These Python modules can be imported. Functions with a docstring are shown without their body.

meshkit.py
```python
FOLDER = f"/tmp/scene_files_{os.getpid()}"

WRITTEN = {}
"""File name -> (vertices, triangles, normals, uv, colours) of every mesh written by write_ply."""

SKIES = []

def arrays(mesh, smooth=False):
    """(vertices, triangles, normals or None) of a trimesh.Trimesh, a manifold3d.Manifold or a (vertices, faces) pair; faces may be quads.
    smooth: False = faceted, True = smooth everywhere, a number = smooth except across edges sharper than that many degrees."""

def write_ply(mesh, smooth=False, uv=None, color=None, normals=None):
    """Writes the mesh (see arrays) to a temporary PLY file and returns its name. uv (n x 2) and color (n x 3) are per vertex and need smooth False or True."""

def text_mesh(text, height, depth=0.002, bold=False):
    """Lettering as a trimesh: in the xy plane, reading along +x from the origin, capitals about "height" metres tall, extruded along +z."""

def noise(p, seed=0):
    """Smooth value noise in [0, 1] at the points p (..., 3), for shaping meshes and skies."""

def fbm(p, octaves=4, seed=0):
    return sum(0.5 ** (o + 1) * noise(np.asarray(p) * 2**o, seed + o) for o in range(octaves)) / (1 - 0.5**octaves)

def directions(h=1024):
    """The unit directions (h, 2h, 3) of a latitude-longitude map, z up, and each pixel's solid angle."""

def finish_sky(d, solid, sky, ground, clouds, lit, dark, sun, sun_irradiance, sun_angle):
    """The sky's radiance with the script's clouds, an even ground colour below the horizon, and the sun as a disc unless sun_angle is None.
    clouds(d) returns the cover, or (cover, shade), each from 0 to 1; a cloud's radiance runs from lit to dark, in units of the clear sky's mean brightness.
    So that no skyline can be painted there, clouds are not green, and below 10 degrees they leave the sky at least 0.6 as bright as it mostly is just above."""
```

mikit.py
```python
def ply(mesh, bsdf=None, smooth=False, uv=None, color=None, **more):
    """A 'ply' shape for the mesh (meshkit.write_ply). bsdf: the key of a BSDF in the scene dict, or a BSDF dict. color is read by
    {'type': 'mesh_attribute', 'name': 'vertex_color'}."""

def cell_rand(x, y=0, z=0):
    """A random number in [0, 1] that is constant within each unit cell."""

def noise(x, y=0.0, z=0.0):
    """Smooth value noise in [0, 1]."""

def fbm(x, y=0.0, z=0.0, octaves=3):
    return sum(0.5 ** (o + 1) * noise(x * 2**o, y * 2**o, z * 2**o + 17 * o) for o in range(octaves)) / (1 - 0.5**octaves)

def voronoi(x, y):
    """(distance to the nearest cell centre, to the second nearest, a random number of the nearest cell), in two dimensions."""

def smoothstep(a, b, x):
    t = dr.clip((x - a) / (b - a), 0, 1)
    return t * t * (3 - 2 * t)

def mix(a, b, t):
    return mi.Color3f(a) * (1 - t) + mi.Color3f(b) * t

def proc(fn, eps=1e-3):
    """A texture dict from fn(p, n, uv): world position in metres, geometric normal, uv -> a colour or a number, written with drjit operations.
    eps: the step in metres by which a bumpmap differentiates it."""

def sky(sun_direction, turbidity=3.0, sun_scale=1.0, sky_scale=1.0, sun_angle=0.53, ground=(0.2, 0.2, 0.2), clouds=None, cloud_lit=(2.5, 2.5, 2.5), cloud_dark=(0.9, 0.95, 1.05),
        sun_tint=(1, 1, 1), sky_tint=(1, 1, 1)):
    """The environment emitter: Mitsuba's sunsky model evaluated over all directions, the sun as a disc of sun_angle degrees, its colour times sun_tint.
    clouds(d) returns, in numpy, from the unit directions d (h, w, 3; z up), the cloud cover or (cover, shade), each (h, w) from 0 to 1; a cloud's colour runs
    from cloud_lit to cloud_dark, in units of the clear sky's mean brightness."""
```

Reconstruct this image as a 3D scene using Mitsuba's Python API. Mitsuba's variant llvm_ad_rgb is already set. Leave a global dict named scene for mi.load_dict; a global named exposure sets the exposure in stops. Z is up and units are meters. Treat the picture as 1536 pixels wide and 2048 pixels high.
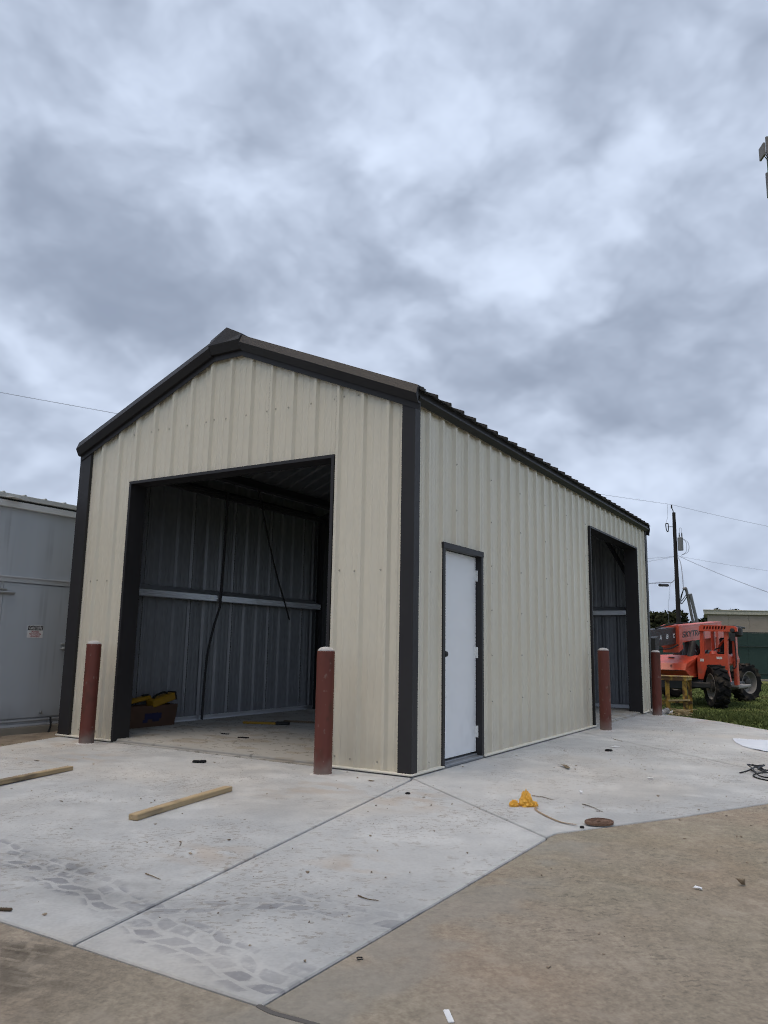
import math, random
import numpy as np
import trimesh, drjit as dr, mitsuba as mi
import shapely
from shapely.geometry import Polygon, LineString, box as sbox
import mikit, meshkit
from mikit import proc, noise, fbm, voronoi, smoothstep, mix, cell_rand

rng = np.random.default_rng(7)
random.seed(7)

# ------------------------------------------------------------------ camera, sky, exposure
exposure = 2.36
scene = {'type': 'scene'}
labels = {}
scene['camera'] = {
    'type': 'perspective', 'fov_axis': 'x', 'fov': 52.46,
    'to_world': mi.ScalarTransform4f().look_at(origin=[3.58506, -6.43076, 1.17682], target=[3.07214, -5.58899, 1.34518], up=[0.07233, -0.15305, 0.98557]),
    'near_clip': 0.05, 'far_clip': 3000.0}

# cloud lumps: direction, angular radius, how much brighter (+) or darker (-) the layer is there
LUMPS = [(-0.432,0.697,0.572,0.035,0.50),(-0.359,0.693,0.625,0.072,0.30),(-0.318,0.840,0.439,0.050,0.60),(-0.288,0.860,0.421,0.026,0.35),(-0.317,0.793,0.519,0.023,0.35),(-0.150,0.816,0.559,0.046,0.45),(-0.551,0.655,0.516,0.065,0.35),(-0.603,0.610,0.514,0.040,0.30),(-0.419,0.619,0.664,0.033,0.30),(-0.768,0.548,0.331,0.078,0.40),(-0.728,0.603,0.326,0.035,0.40),(-0.490,0.627,0.606,0.074,0.15),(-0.208,0.858,0.470,0.044,0.20),(-0.607,0.498,0.619,0.079,0.12),(-0.794,0.516,0.321,0.032,0.30),(-0.233,0.947,0.222,0.091,0.25),(-0.522,0.768,0.370,0.075,0.15),(-0.396,0.793,0.463,0.024,0.20),(-0.543,0.587,0.600,0.050,-0.35),(-0.574,0.608,0.548,0.034,-0.30),(-0.753,0.539,0.377,0.078,-0.58),(-0.697,0.609,0.379,0.064,-0.42),(-0.477,0.693,0.540,0.041,-0.25),(-0.347,0.773,0.531,0.035,-0.35),(-0.205,0.779,0.592,0.058,-0.30),(-0.283,0.698,0.658,0.048,-0.20),(-0.741,0.449,0.499,0.046,-0.35),(-0.454,0.773,0.443,0.049,-0.35),(-0.239,0.916,0.323,0.074,-0.45),(-0.208,0.879,0.429,0.050,-0.30),(-0.807,0.532,0.256,0.049,-0.35),(-0.130,0.941,0.312,0.048,-0.25),(-0.364,0.871,0.330,0.061,-0.25),(-0.581,0.700,0.415,0.061,-0.20),(-0.079,0.775,0.627,0.056,-0.15)]


def clouds(d):
    q = np.stack([d[..., 0], d[..., 1], 1.25 * d[..., 2]], -1)
    warp = np.stack([meshkit.fbm(q * 8.0 + o, 5, seed=s) for o, s in ((0, 1), (9, 2), (21, 3))], -1) - 0.5
    e = d + 0.17 * warp
    b = 0.47 + 0.0 * d[..., 0]
    for x, y, z, s, a in LUMPS:
        r2 = (e[..., 0] - x) ** 2 + (e[..., 1] - y) ** 2 + ((e[..., 2] - z) * 1.15) ** 2
        b = b + 0.80 * a * np.exp(-0.5 * r2 / (0.85 * s) ** 2)
    p = np.stack([d[..., 0], d[..., 1], 0 * d[..., 0]], -1) / (d[..., 2:3] + 0.35)
    p = p + 0.22 * warp
    big = meshkit.fbm(p * 2.4, 4, seed=5) - 0.5
    bil = np.abs(meshkit.fbm(p * 4.2 + 3, 3, seed=11) - 0.5) * 2
    bil2 = np.abs(meshkit.fbm(q * 11.0 + 1.6 * warp, 3, seed=31) - 0.5) * 2
    fine = meshkit.fbm(q * 20.0 + 2.0 * warp, 6, seed=23) - 0.5
    puff = np.abs(meshkit.fbm(q * 26.0 + 1.2 * warp, 4, seed=41) - 0.5) * 2
    b = b + 0.36 * big + 0.34 * (bil - 0.25) + 0.26 * (bil2 - 0.25) + 0.50 * fine + 0.16 * (puff - 0.25)
    low = np.clip((0.30 - d[..., 2]) / 0.25, 0, 1)
    b = b + 0.04 * low
    b = 0.455 + 0.52 * np.tanh((b - 0.5) * 2.2)
    return np.ones(d.shape[:2]), np.clip(1.0 - b, 0.0, 1.0)


scene['sky_light'] = mikit.sky([-0.07, -0.36, 0.93], turbidity=4, sun_scale=0.17, sun_angle=40, sun_tint=(1.04, 1.0, 0.93), ground=(0.25, 0.25, 0.22),
                               clouds=clouds, cloud_lit=(1.31, 1.49, 1.81), cloud_dark=(0.50, 0.595, 0.78))

# ------------------------------------------------------------------ helpers


def num(key):
    if key not in labels and key not in scene and not any(k.startswith(key + '__') for k in scene):
        return key
    n = 1
    while True:
        k = f'{key}_{n:03d}'
        if k not in labels and k not in scene and not any(x.startswith(k + '__') for x in scene):
            return k
        n += 1


def tag(key, label=None, cat=None, group=None, kind=None):
    d = labels.setdefault(key, {})
    if label: d['label'] = label
    if cat: d['category'] = cat
    if group: d['group'] = group
    if kind: d['kind'] = kind


def thing(name, label, cat, group=None):
    k = num(name)
    tag(k, label, cat, group)
    return k


PARTN = {}


def add(name, mesh, mat, parent=None, smooth=False, **kw):
    base = name if parent is None else parent + '__' + name
    if parent is None:
        key = num(base) if base not in labels else base
    else:
        n = PARTN.get(base, 0)
        key = base if n == 0 else f'{base}_{n:03d}'
        PARTN[base] = n + 1
    scene[key] = mikit.ply(mesh, mat, smooth=smooth, **kw)
    return key


def single(name, label, cat, mesh, mat, smooth=False, group=None, kind=None):
    k = num(name)
    tag(k, label, cat, group, kind)
    scene[k] = mikit.ply(mesh, mat, smooth=smooth)
    return k


def quads(V, F):
    return trimesh.Trimesh(np.asarray(V, float), np.asarray(F, int), process=False)


def bx(x0, x1, y0, y1, z0, z1, c=0.0):
    if x1 < x0: x0, x1 = x1, x0
    if y1 < y0: y0, y1 = y1, y0
    if z1 < z0: z0, z1 = z1, z0
    if c <= 0:
        m = trimesh.creation.box([x1 - x0, y1 - y0, z1 - z0])
        m.apply_translation([(x0 + x1) / 2, (y0 + y1) / 2, (z0 + z1) / 2])
        return m
    c = min(c, (x1 - x0) / 2.01, (y1 - y0) / 2.01, (z1 - z0) / 2.01)
    pts = []
    for sx in (0, 1):
        for sy in (0, 1):
            for sz in (0, 1):
                p = np.array([(x0, x1)[sx], (y0, y1)[sy], (z0, z1)[sz]], float)
                s = np.array([1 if sx == 0 else -1, 1 if sy == 0 else -1, 1 if sz == 0 else -1]) * c
                for k in range(3):
                    o = s.copy(); o[k] = 0
                    pts.append(p + o)
    return trimesh.convex.convex_hull(np.array(pts))


def cat(*ms):
    ms = [m for x in ms for m in (x if isinstance(x, (list, tuple)) else [x])]
    return trimesh.util.concatenate(ms)


def tube(pts, r, n=8, closed=False, caps=True):
    P = np.asarray(pts, float)
    m = len(P)
    r = np.broadcast_to(np.asarray(r, float), m)
    T = np.gradient(P, axis=0)
    T /= np.linalg.norm(T, axis=1, keepdims=True) + 1e-12
    up = np.array([0, 0, 1.0]) if abs(T[0, 2]) < 0.9 else np.array([1.0, 0, 0])
    V, F = [], []
    u = np.cross(T[0], up); u /= np.linalg.norm(u)
    for i in range(m):
        u = u - T[i] * (u @ T[i]); u /= np.linalg.norm(u) + 1e-12
        w = np.cross(T[i], u)
        a = np.arange(n) / n * 2 * np.pi
        V.append(P[i] + r[i] * (np.cos(a)[:, None] * u + np.sin(a)[:, None] * w))
    V = np.vstack(V)
    for i in range(m - 1):
        for j in range(n):
            a, b = i * n + j, i * n + (j + 1) % n
            F += [[a, b, b + n], [a, b + n, a + n]]
    if caps:
        c0, c1 = len(V), len(V) + 1
        V = np.vstack([V, P[0], P[-1]])
        for j in range(n):
            F.append([c0, (j + 1) % n, j])
            F.append([c1, (m - 1) * n + j, (m - 1) * n + (j + 1) % n])
    return quads(V, F)


def bez(*pts, n=16):
    """Catmull-Rom through the points."""
    P = np.asarray(pts, float)
    P = np.vstack([2 * P[0] - P[1], P, 2 * P[-1] - P[-2]])
    out = []
    for i in range(1, len(P) - 2):
        for t in np.linspace(0, 1, n, endpoint=False):
            a, b, c, d = P[i - 1], P[i], P[i + 1], P[i + 2]
            out.append(0.5 * (2 * b + (c - a) * t + (2 * a - 5 * b + 4 * c - d) * t ** 2 + (3 * b - a - 3 * c + d) * t ** 3))
    out.append(P[-2])
    return np.array(out)


def lathe(prof, n=32, axis='z'):
    """prof: (radius, height) from bottom to top."""
    prof = np.asarray(prof, float)
    a = np.arange(n) / n * 2 * np.pi
    V = np.array([[r * np.cos(t), r * np.sin(t), z] for r, z in prof for t in a])
    F = []
    for i in range(len(prof) - 1):
        for j in range(n):
            p, q = i * n + j, i * n + (j + 1) % n
            F += [[p, q, q + n], [p, q + n, p + n]]
    m = quads(V, F)
    if axis == 'x':
        m.apply_transform(trimesh.transformations.rotation_matrix(np.pi / 2, [0, 1, 0]))
    return m


def extr(poly, h0, h1, M=None):
    """Extrude a 2-D polygon; M maps (a, b, h) to the world as a 3x3 of rows a, b, h."""
    m = trimesh.creation.extrude_polygon(poly if isinstance(poly, Polygon) else Polygon(poly), h1 - h0, engine='earcut')
    m.apply_translation([0, 0, h0])
    if M is not None:
        m.vertices = m.vertices @ np.asarray(M, float)
        if np.linalg.det(np.asarray(M, float)) < 0:
            m.invert()
    return m


YZX = [[0, 1, 0], [0, 0, 1], [1, 0, 0]]      # polygon in (y, z), extruded along x
XZY = [[1, 0, 0], [0, 0, 1], [0, 1, 0]]      # polygon in (x, z), extruded along y


def rotz(m, deg, at=(0, 0, 0)):
    m = m.copy()
    m.apply_transform(trimesh.transformations.rotation_matrix(math.radians(deg), [0, 0, 1], at))
    return m


def rot(m, deg, ax, at=(0, 0, 0)):
    m = m.copy()
    m.apply_transform(trimesh.transformations.rotation_matrix(math.radians(deg), ax, at))
    return m


def mv(m, x, y, z):
    m = m.copy(); m.apply_translation([x, y, z]); return m


# ------------------------------------------------------------------ materials
def rgb(*c): return {'type': 'rgb', 'value': list(c)}


def mat(name, color, rough=0.6, metal=0.0, spec=0.4, two=True, bump=None, **kw):
    b = {'type': 'principled', 'base_color': color if isinstance(color, dict) else rgb(*color), 'roughness': rough, 'metallic': metal, 'specular': spec, **kw}
    if bump is not None:
        b = {'type': 'bumpmap', 'arbitrary': proc(bump[0], eps=bump[1]), 'scale': bump[2], 'bsdf': b}
    scene[name] = {'type': 'twosided', 'bsdf': b} if two else b
    return name


def stains(p):
    return fbm(p.x * 1.1, p.y * 1.1, p.z * 0.35, 4)


def c_beige(p, n, uv):
    big = fbm(p.x * 0.8, p.y * 0.8, p.z * 0.5, 3)
    streak = fbm(p.x * 4.0, p.y * 4.0, p.z * 0.3, 2)
    dirt = smoothstep(0.55, 0.0, p.z) * fbm(p.x * 7, p.y * 7, p.z * 5, 3)
    c = mix((0.585, 0.545, 0.440), (0.625, 0.585, 0.48), big)
    return c * (0.985 + 0.03 * streak) * (1 - 0.22 * dirt)


def c_galv(p, n, uv):
    s = noise(p.x * 18, p.y * 18, p.z * 14)
    st = fbm(p.x * 14, p.y * 14, p.z * 0.3, 2)
    return mix((0.20, 0.213, 0.232), (0.285, 0.298, 0.318), 0.4 * s + 0.6 * st)


def c_bronze(p, n, uv):
    s = fbm(p.x * 3, p.y * 3, p.z * 1.5, 3)
    return mix((0.0205, 0.0195, 0.0208), (0.029, 0.0275, 0.0292), s)


beige = {'type': 'principled', 'base_color': proc(c_beige), 'roughness': 0.36, 'specular': 0.5}
galv = {'type': 'principled', 'base_color': proc(c_galv), 'roughness': 0.4, 'metallic': 0.45, 'specular': 0.4}
bronze = {'type': 'principled', 'base_color': proc(c_bronze), 'roughness': 0.45, 'specular': 0.28}
scene['m_siding'] = {'type': 'twosided', 'outside': beige, 'inside': galv}
roofing = {'type': 'principled', 'base_color': proc(lambda p, n, uv: mix((0.011, 0.0105, 0.012), (0.018, 0.017, 0.019), fbm(p.x * 3, p.y * 3, p.z * 2, 3))), 'roughness': 0.6, 'specular': 0.15}
scene['m_roofing'] = {'type': 'twosided', 'outside': roofing, 'inside': galv}
scene['m_bronze'] = {'type': 'twosided', 'bsdf': bronze}
scene['m_galv'] = {'type': 'twosided', 'bsdf': galv}
mat('m_girt', (0.55, 0.57, 0.60), 0.3, metal=0.6)
mat('m_primer_grey', (0.045, 0.045, 0.05), 0.5)
mat('m_base_trim', (0.62, 0.60, 0.53), 0.45)
mat('m_screw', (0.32, 0.30, 0.25), 0.4)
mat('m_black', (0.012, 0.012, 0.013), 0.45)
mat('m_rubber', (0.014, 0.014, 0.015), 0.85, spec=0.25)
mat('m_tyre', proc(lambda p, n, uv: mix((0.010, 0.010, 0.011), (0.075, 0.062, 0.048), smoothstep(0.45, 0.8, fbm(p.x * 6, p.y * 6, p.z * 6, 4)))), 0.9, spec=0.2)
mat('m_dark_gap', (0.06, 0.058, 0.055), 0.95, spec=0.1)
mat('m_sealant', (0.10, 0.095, 0.09), 0.9)
mat('m_white_metal', (0.72, 0.73, 0.72), 0.35)
mat('m_white_plastic', (0.72, 0.74, 0.76), 0.4)


def c_door(p, n, uv):
    s = fbm(p.x * 2, p.y * 2, p.z * 2, 4)
    sm = smoothstep(0.58, 0.8, fbm(p.y * 5 + 3, p.z * 3, 0, 3)) * smoothstep(0.9, 0.2, p.z)
    return mix((0.74, 0.755, 0.765), (0.78, 0.792, 0.80), s) * (1 - 0.09 * sm)


mat('m_door', proc(c_door), 0.45)


def seg(p, a, b):
    """(distance along, signed distance across) of a stretch on the ground."""
    L = math.hypot(b[0] - a[0], b[1] - a[1]); ux, uy = (b[0] - a[0]) / L, (b[1] - a[1]) / L
    dx, dy = p.x - a[0], p.y - a[1]
    return dx * ux + dy * uy, dy * ux - dx * uy, L


TRACKS = [((-0.9, -3.55), (0.35, -3.72), 0.17), ((0.35, -3.72), (1.05, -3.93), 0.15), ((1.05, -3.93), (1.85, -4.06), 0.17),
          ((0.75, -3.80), (1.20, -3.36), 0.13), ((1.20, -3.36), (1.95, -3.24), 0.14)]


def tread(p):
    t = mi.Float(0)
    jx = (fbm(p.x * 5, p.y * 5, 1, 2) - 0.5) * 0.09
    for a, b, w in TRACKS:
        s, c, L = seg(p, a, b)
        c = c + jx
        band = smoothstep(w, w - 0.05, dr.abs(c)) * smoothstep(-0.06, 0.03, s) * smoothstep(L + 0.06, L - 0.03, s)
        ss = s + 0.55 * dr.abs(c) + 0.02 * noise(p.x * 12, p.y * 12, 4)
        row = dr.floor((c + 0.02 * noise(p.x * 9, p.y * 9, 14)) / 0.088)
        us = ss / 0.150 + 0.5 * row
        col = dr.floor(us)
        fx, fy = us - col - 0.5, (c + 0.02 * noise(p.x * 9, p.y * 9, 14)) / 0.088 - row - 0.5
        hx, hy = 0.38 + 0.08 * cell_rand(col, row, 5), 0.35 + 0.10 * cell_rand(col, row, 6)
        skew = fx + 0.25 * fy * (cell_rand(col, row, 7) - 0.5)
        q = dr.maximum(dr.abs(skew) / hx, dr.abs(fy) / hy) * 0.8 + 0.2 * dr.sqrt(dr.square(skew / hx) + dr.square(fy / hy))
        lug = smoothstep(1.06, 0.84, q) * smoothstep(0.05, 0.14, cell_rand(col, row, 8)) * (0.6 + 0.4 * cell_rand(col, row, 9)) * smoothstep(0.15, 0.50, fbm(p.x * 17, p.y * 17, 3, 4))
        t = dr.maximum(t, band * lug)
    wear = smoothstep(0.30, 0.58, fbm(p.x * 3.1 + 7, p.y * 3.1, 0, 3))
    smear = mi.Float(0)
    for (x, y, r, k) in ((-0.25, -3.62, 0.42, 0.7), (0.45, -3.72, 0.34, 0.6), (1.05, -3.75, 0.25, 0.3)):
        smear = dr.maximum(smear, k * dr.exp(-(dr.square(p.x - x) + dr.square((p.y - y) * 1.7)) / (r * r)))
    return dr.clip(t * (0.6 + 0.4 * wear), 0, 1), smear * fbm(p.x * 6, p.y * 9, 3, 4)


DIRT = [(-3.3, -1.05, 0.5), (0.35, -2.95, 0.25), (-0.35, -0.95, 0.45), (0.5, -0.9, 0.4), (1.15, -2.7, 0.25), (1.3, 8.2, 0.8), (-4.3, -0.5, 0.4)]


def c_concrete(p, n, uv):
    big = fbm(p.x * 0.9 + 3, p.y * 0.9, 0, 4)
    mid = fbm(p.x * 6, p.y * 6, 5, 4)
    fine = noise(p.x * 85, p.y * 85, 0)
    c = mix((0.315, 0.325, 0.327), (0.415, 0.422, 0.417), smoothstep(0.22, 0.78, 0.6 * big + 0.4 * mid))
    warm = smoothstep(0.48, 0.75, fbm(p.x * 0.7 + 40, p.y * 0.7, 2, 3))
    c = mix(c, c * mi.Color3f(1.02, 0.985, 0.945), warm)
    c = c * (0.95 + 0.10 * fine)
    # scuffs: short flecks drawn out along the broom direction
    u, v = p.x * 0.8 + p.y * 0.6, p.y * 0.8 - p.x * 0.6
    patch = smoothstep(0.46, 0.66, fbm(p.x * 2.1, p.y * 2.1, 8, 3))
    fl = smoothstep(0.60, 0.76, fbm(u * 22, v * 36, 2, 3)) * patch
    c = mix(c, c * mi.Color3f(0.70, 0.64, 0.58), 0.55 * fl)
    fl2 = smoothstep(0.60, 0.78, fbm(u * 38 + 5, v * 60, 9, 3)) * smoothstep(0.46, 0.68, fbm(p.x * 1.7, p.y * 1.7, 4, 3))
    c = mix(c, c * mi.Color3f(0.52, 0.44, 0.37), 0.55 * fl2)
    pale = smoothstep(0.52, 0.72, fbm(p.x * 3.1 + 60, p.y * 3.1, 5, 4))
    c = mix(c, c * 1.10, pale)
    d = mi.Float(0)
    for x, y, r in DIRT:
        d = dr.maximum(d, dr.exp(-(dr.square(p.x - x) + dr.square(p.y - y)) / (r * r)))
    d = d * smoothstep(0.42, 0.68, fbm(p.x * 5, p.y * 8, 3, 4))
    c = mix(c, (0.34, 0.275, 0.21), 0.5 * d)
    edge = smoothstep(0.6, 0.0, dr.abs(p.y + 4.22)) * smoothstep(0.35, 0.7, fbm(p.x * 2.5, p.y * 2.5, 1, 3))
    c = c * (1 - 0.10 * edge)
    t, sm = tread(p)
    c = mix(c, c * mi.Color3f(0.62, 0.62, 0.66), t)
    c = c * (1 - 0.85 * sm)
    return c


def b_concrete(p, n, uv):
    return 0.6 * fbm(p.x * 30, p.y * 30, p.z * 30, 3) + 0.4 * fbm(p.x * 4, p.y * 4, 0, 3)


mat('m_concrete', proc(c_concrete), 0.85, spec=0.25, bump=(b_concrete, 2e-3, 0.004))


def c_floor(p, n, uv):
    big = fbm(p.x * 1.2, p.y * 1.2, 0, 4)
    dust = smoothstep(0.5, 0.7, fbm(p.x * 3, p.y * 5, 3, 4))
    fl = smoothstep(0.75, 0.88, noise(p.x * 14, p.y * 30, 2))
    return mix(mix((0.28, 0.275, 0.255), (0.38, 0.37, 0.34), big), (0.23, 0.19, 0.14), 0.45 * dust) * (1 - 0.4 * fl)


mat('m_floor', proc(c_floor), 0.8, spec=0.3)


def c_pavement(p, n, uv):
    big = fbm(p.x * 0.55 + 11, p.y * 0.55, 0, 4)
    mid = fbm(p.x * 3.3, p.y * 3.3, 4, 4)
    ag = noise(p.x * 60, p.y * 60, 0)
    ag2 = noise(p.x * 140, p.y * 140, 3)
    c = mix((0.222, 0.190, 0.150), (0.276, 0.238, 0.191), smoothstep(0.15, 0.85, 0.55 * big + 0.45 * mid))
    c = c * (0.75 + 0.26 * ag + 0.24 * ag2)
    green = smoothstep(0.4, 0.85, fbm(p.x * 0.9 + 5, p.y * 0.9 + 2, 7, 3))
    c = mix(c, c * mi.Color3f(0.86, 0.93, 0.90), 0.8 * green)
    red = smoothstep(0.45, 0.9, fbm(p.x * 1.7 + 25, p.y * 1.7, 6, 3))
    c = mix(c, c * mi.Color3f(1.05, 0.98, 0.94), red)
    pale = smoothstep(0.55, 0.80, fbm(p.x * 9 + 4, p.y * 9, 2, 4))
    c = mix(c, (0.34, 0.30, 0.25), 0.30 * pale)
    u, v = p.x * 0.7 + p.y * 0.7, p.y * 0.7 - p.x * 0.7
    fl = smoothstep(0.62, 0.78, fbm(u * 24, v * 52, 2, 3)) * smoothstep(0.42, 0.66, fbm(p.x * 2, p.y * 2, 8, 3))
    c = mix(c, c * 0.52, 0.5 * fl)
    c = c * (0.86 + 0.28 * fbm(p.x * 19, p.y * 19, 12, 4))
    # damp tyre trail and grime before the slab
    damp = dr.exp(-(dr.square(p.x - 0.75) / 0.30 + dr.square(p.y + 4.55) / 0.10))
    damp = 0.8 * damp
    damp = dr.maximum(damp, 0.6 * dr.exp(-(dr.square(p.x - 0.1) / 0.3 + dr.square(p.y + 4.4) / 0.05)))
    c = c * (1 - 0.62 * 0.6 * damp * smoothstep(0.30, 0.62, fbm(p.x * 9, p.y * 13, 3, 4)) - 0.15 * damp)
    row = dr.floor((p.y * 0.97 - p.x * 0.24) / 0.085)
    us = (p.x * 0.97 + p.y * 0.24) / 0.16 + 0.5 * row + 0.15 * noise(p.x * 8, p.y * 8, 2)
    fx, fy = us - dr.floor(us) - 0.5, (p.y * 0.97 - p.x * 0.24) / 0.085 - row - 0.5
    blk = smoothstep(0.46, 0.34, dr.maximum(dr.abs(fx + 0.3 * fy), dr.abs(fy)))
    c = c * (1 - 0.40 * blk * smoothstep(0.15, 0.6, damp) * smoothstep(0.3, 0.6, fbm(p.x * 4, p.y * 4, 6, 3)))
    border = smoothstep(0.45, 0.05, dr.abs(p.x - 1.95)) * smoothstep(-1.0, -1.5, p.y) * smoothstep(0.35, 0.65, fbm(p.x * 4, p.y * 4, 2, 3))
    c = mix(c, (0.24, 0.235, 0.215), 0.5 * border)
    return c


def b_pavement(p, n, uv):
    return fbm(p.x * 55, p.y * 55, 0, 3) + 0.5 * fbm(p.x * 8, p.y * 8, 2, 2)


mat('m_pavement', proc(c_pavement), 0.9, spec=0.2, bump=(b_pavement, 2e-3, 0.006))


def c_lawn(p, n, uv):
    a = fbm(p.x * 0.5, p.y * 0.35, 0, 4)
    b = fbm(p.x * 5, p.y * 5, 2, 3)
    c = mix((0.050, 0.068, 0.020), (0.105, 0.128, 0.040), 0.5 * a + 0.5 * b)
    return mix(c, (0.13, 0.12, 0.05), 0.5 * smoothstep(0.58, 0.75, fbm(p.x * 1.3, p.y * 0.8, 5, 3)))


mat('m_lawn', proc(c_lawn), 0.95, spec=0.1)
mat('m_grass', proc(c_lawn), 0.8, spec=0.15)


def c_soil(p, n, uv):
    return mix((0.12, 0.095, 0.07), (0.26, 0.215, 0.165), fbm(p.x * 9, p.y * 9, 0, 5))


mat('m_soil', proc(c_soil), 0.95, spec=0.1)


def c_primer(p, n, uv):
    b = fbm(p.x * 5, p.y * 5, p.z * 3, 4)
    s = fbm(p.x * 30, p.y * 30, p.z * 2, 3)
    c = mix((0.092, 0.025, 0.018), (0.150, 0.042, 0.029), 0.5 * b + 0.5 * s)
    rust = smoothstep(0.56, 0.72, fbm(p.x * 11 + 3, p.y * 11, p.z * 5, 4))
    c = mix(c, (0.075, 0.030, 0.018), 0.7 * rust)
    chip = smoothstep(0.70, 0.80, fbm(p.x * 34, p.y * 34, p.z * 16, 3))
    c = mix(c, (0.21, 0.15, 0.125), 0.5 * chip)
    splash = smoothstep(0.22, 0.0, p.z + 0.16 * fbm(p.x * 14, p.y * 14, p.z * 9, 3) - 0.06)
    return mix(c, (0.27, 0.245, 0.22), 0.55 * splash)


mat('m_primer', proc(c_primer), 0.55, spec=0.35)
mat('m_cap', proc(lambda p, n, uv: mix((0.36, 0.35, 0.34), (0.56, 0.55, 0.54), fbm(p.x * 20, p.y * 20, p.z * 20, 4))), 0.9)


def c_wood(p, n, uv):
    u, v = p.x * 0.17 - p.y * 0.985, p.x * 0.985 + p.y * 0.17      # v across the boards
    g = fbm(u * 2.2, v * 60 + 2 * noise(u * 2, 0, 0), p.z * 60, 3)
    grime = smoothstep(0.48, 0.74, fbm(u * 3.5 + 2, v * 8, p.z * 8, 3))
    c = mix((0.27, 0.195, 0.105), (0.46, 0.36, 0.225), g)
    return mix(c, (0.10, 0.085, 0.07), 0.75 * grime)


mat('m_wood', proc(c_wood), 0.8, spec=0.2)


def c_enclosure(p, n, uv):
    b = fbm(p.y * 1.2, p.z * 0.9, 1, 4)
    st = fbm(p.y * 9, p.z * 0.7, 2, 3)
    c = mix((0.355, 0.382, 0.408), (0.415, 0.442, 0.468), 0.6 * b + 0.4 * st)
    run = smoothstep(0.62, 0.80, fbm(p.y * 13 + 5, p.z * 0.6, 7, 3)) * smoothstep(0.30, 0.75, fbm(p.y * 2, p.z * 2, 9, 3))
    grime = smoothstep(0.45, 0.05, p.z) * fbm(p.y * 6, p.z * 6, 3, 3)
    return c * (1 - 0.16 * run - 0.35 * grime)


mat('m_enclosure', proc(c_enclosure), 0.5)
mat('m_enclosure_trim', (0.44, 0.455, 0.47), 0.4)
mat('m_enclosure_fascia', (0.55, 0.555, 0.54), 0.5)
mat('m_enclosure_roof', (0.44, 0.45, 0.43), 0.5)
mat('m_steel', (0.42, 0.43, 0.43), 0.35, metal=0.8)
mat('m_sign_white', (0.62, 0.60, 0.58), 0.5)
mat('m_sign_red', (0.30, 0.04, 0.04), 0.5)


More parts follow.
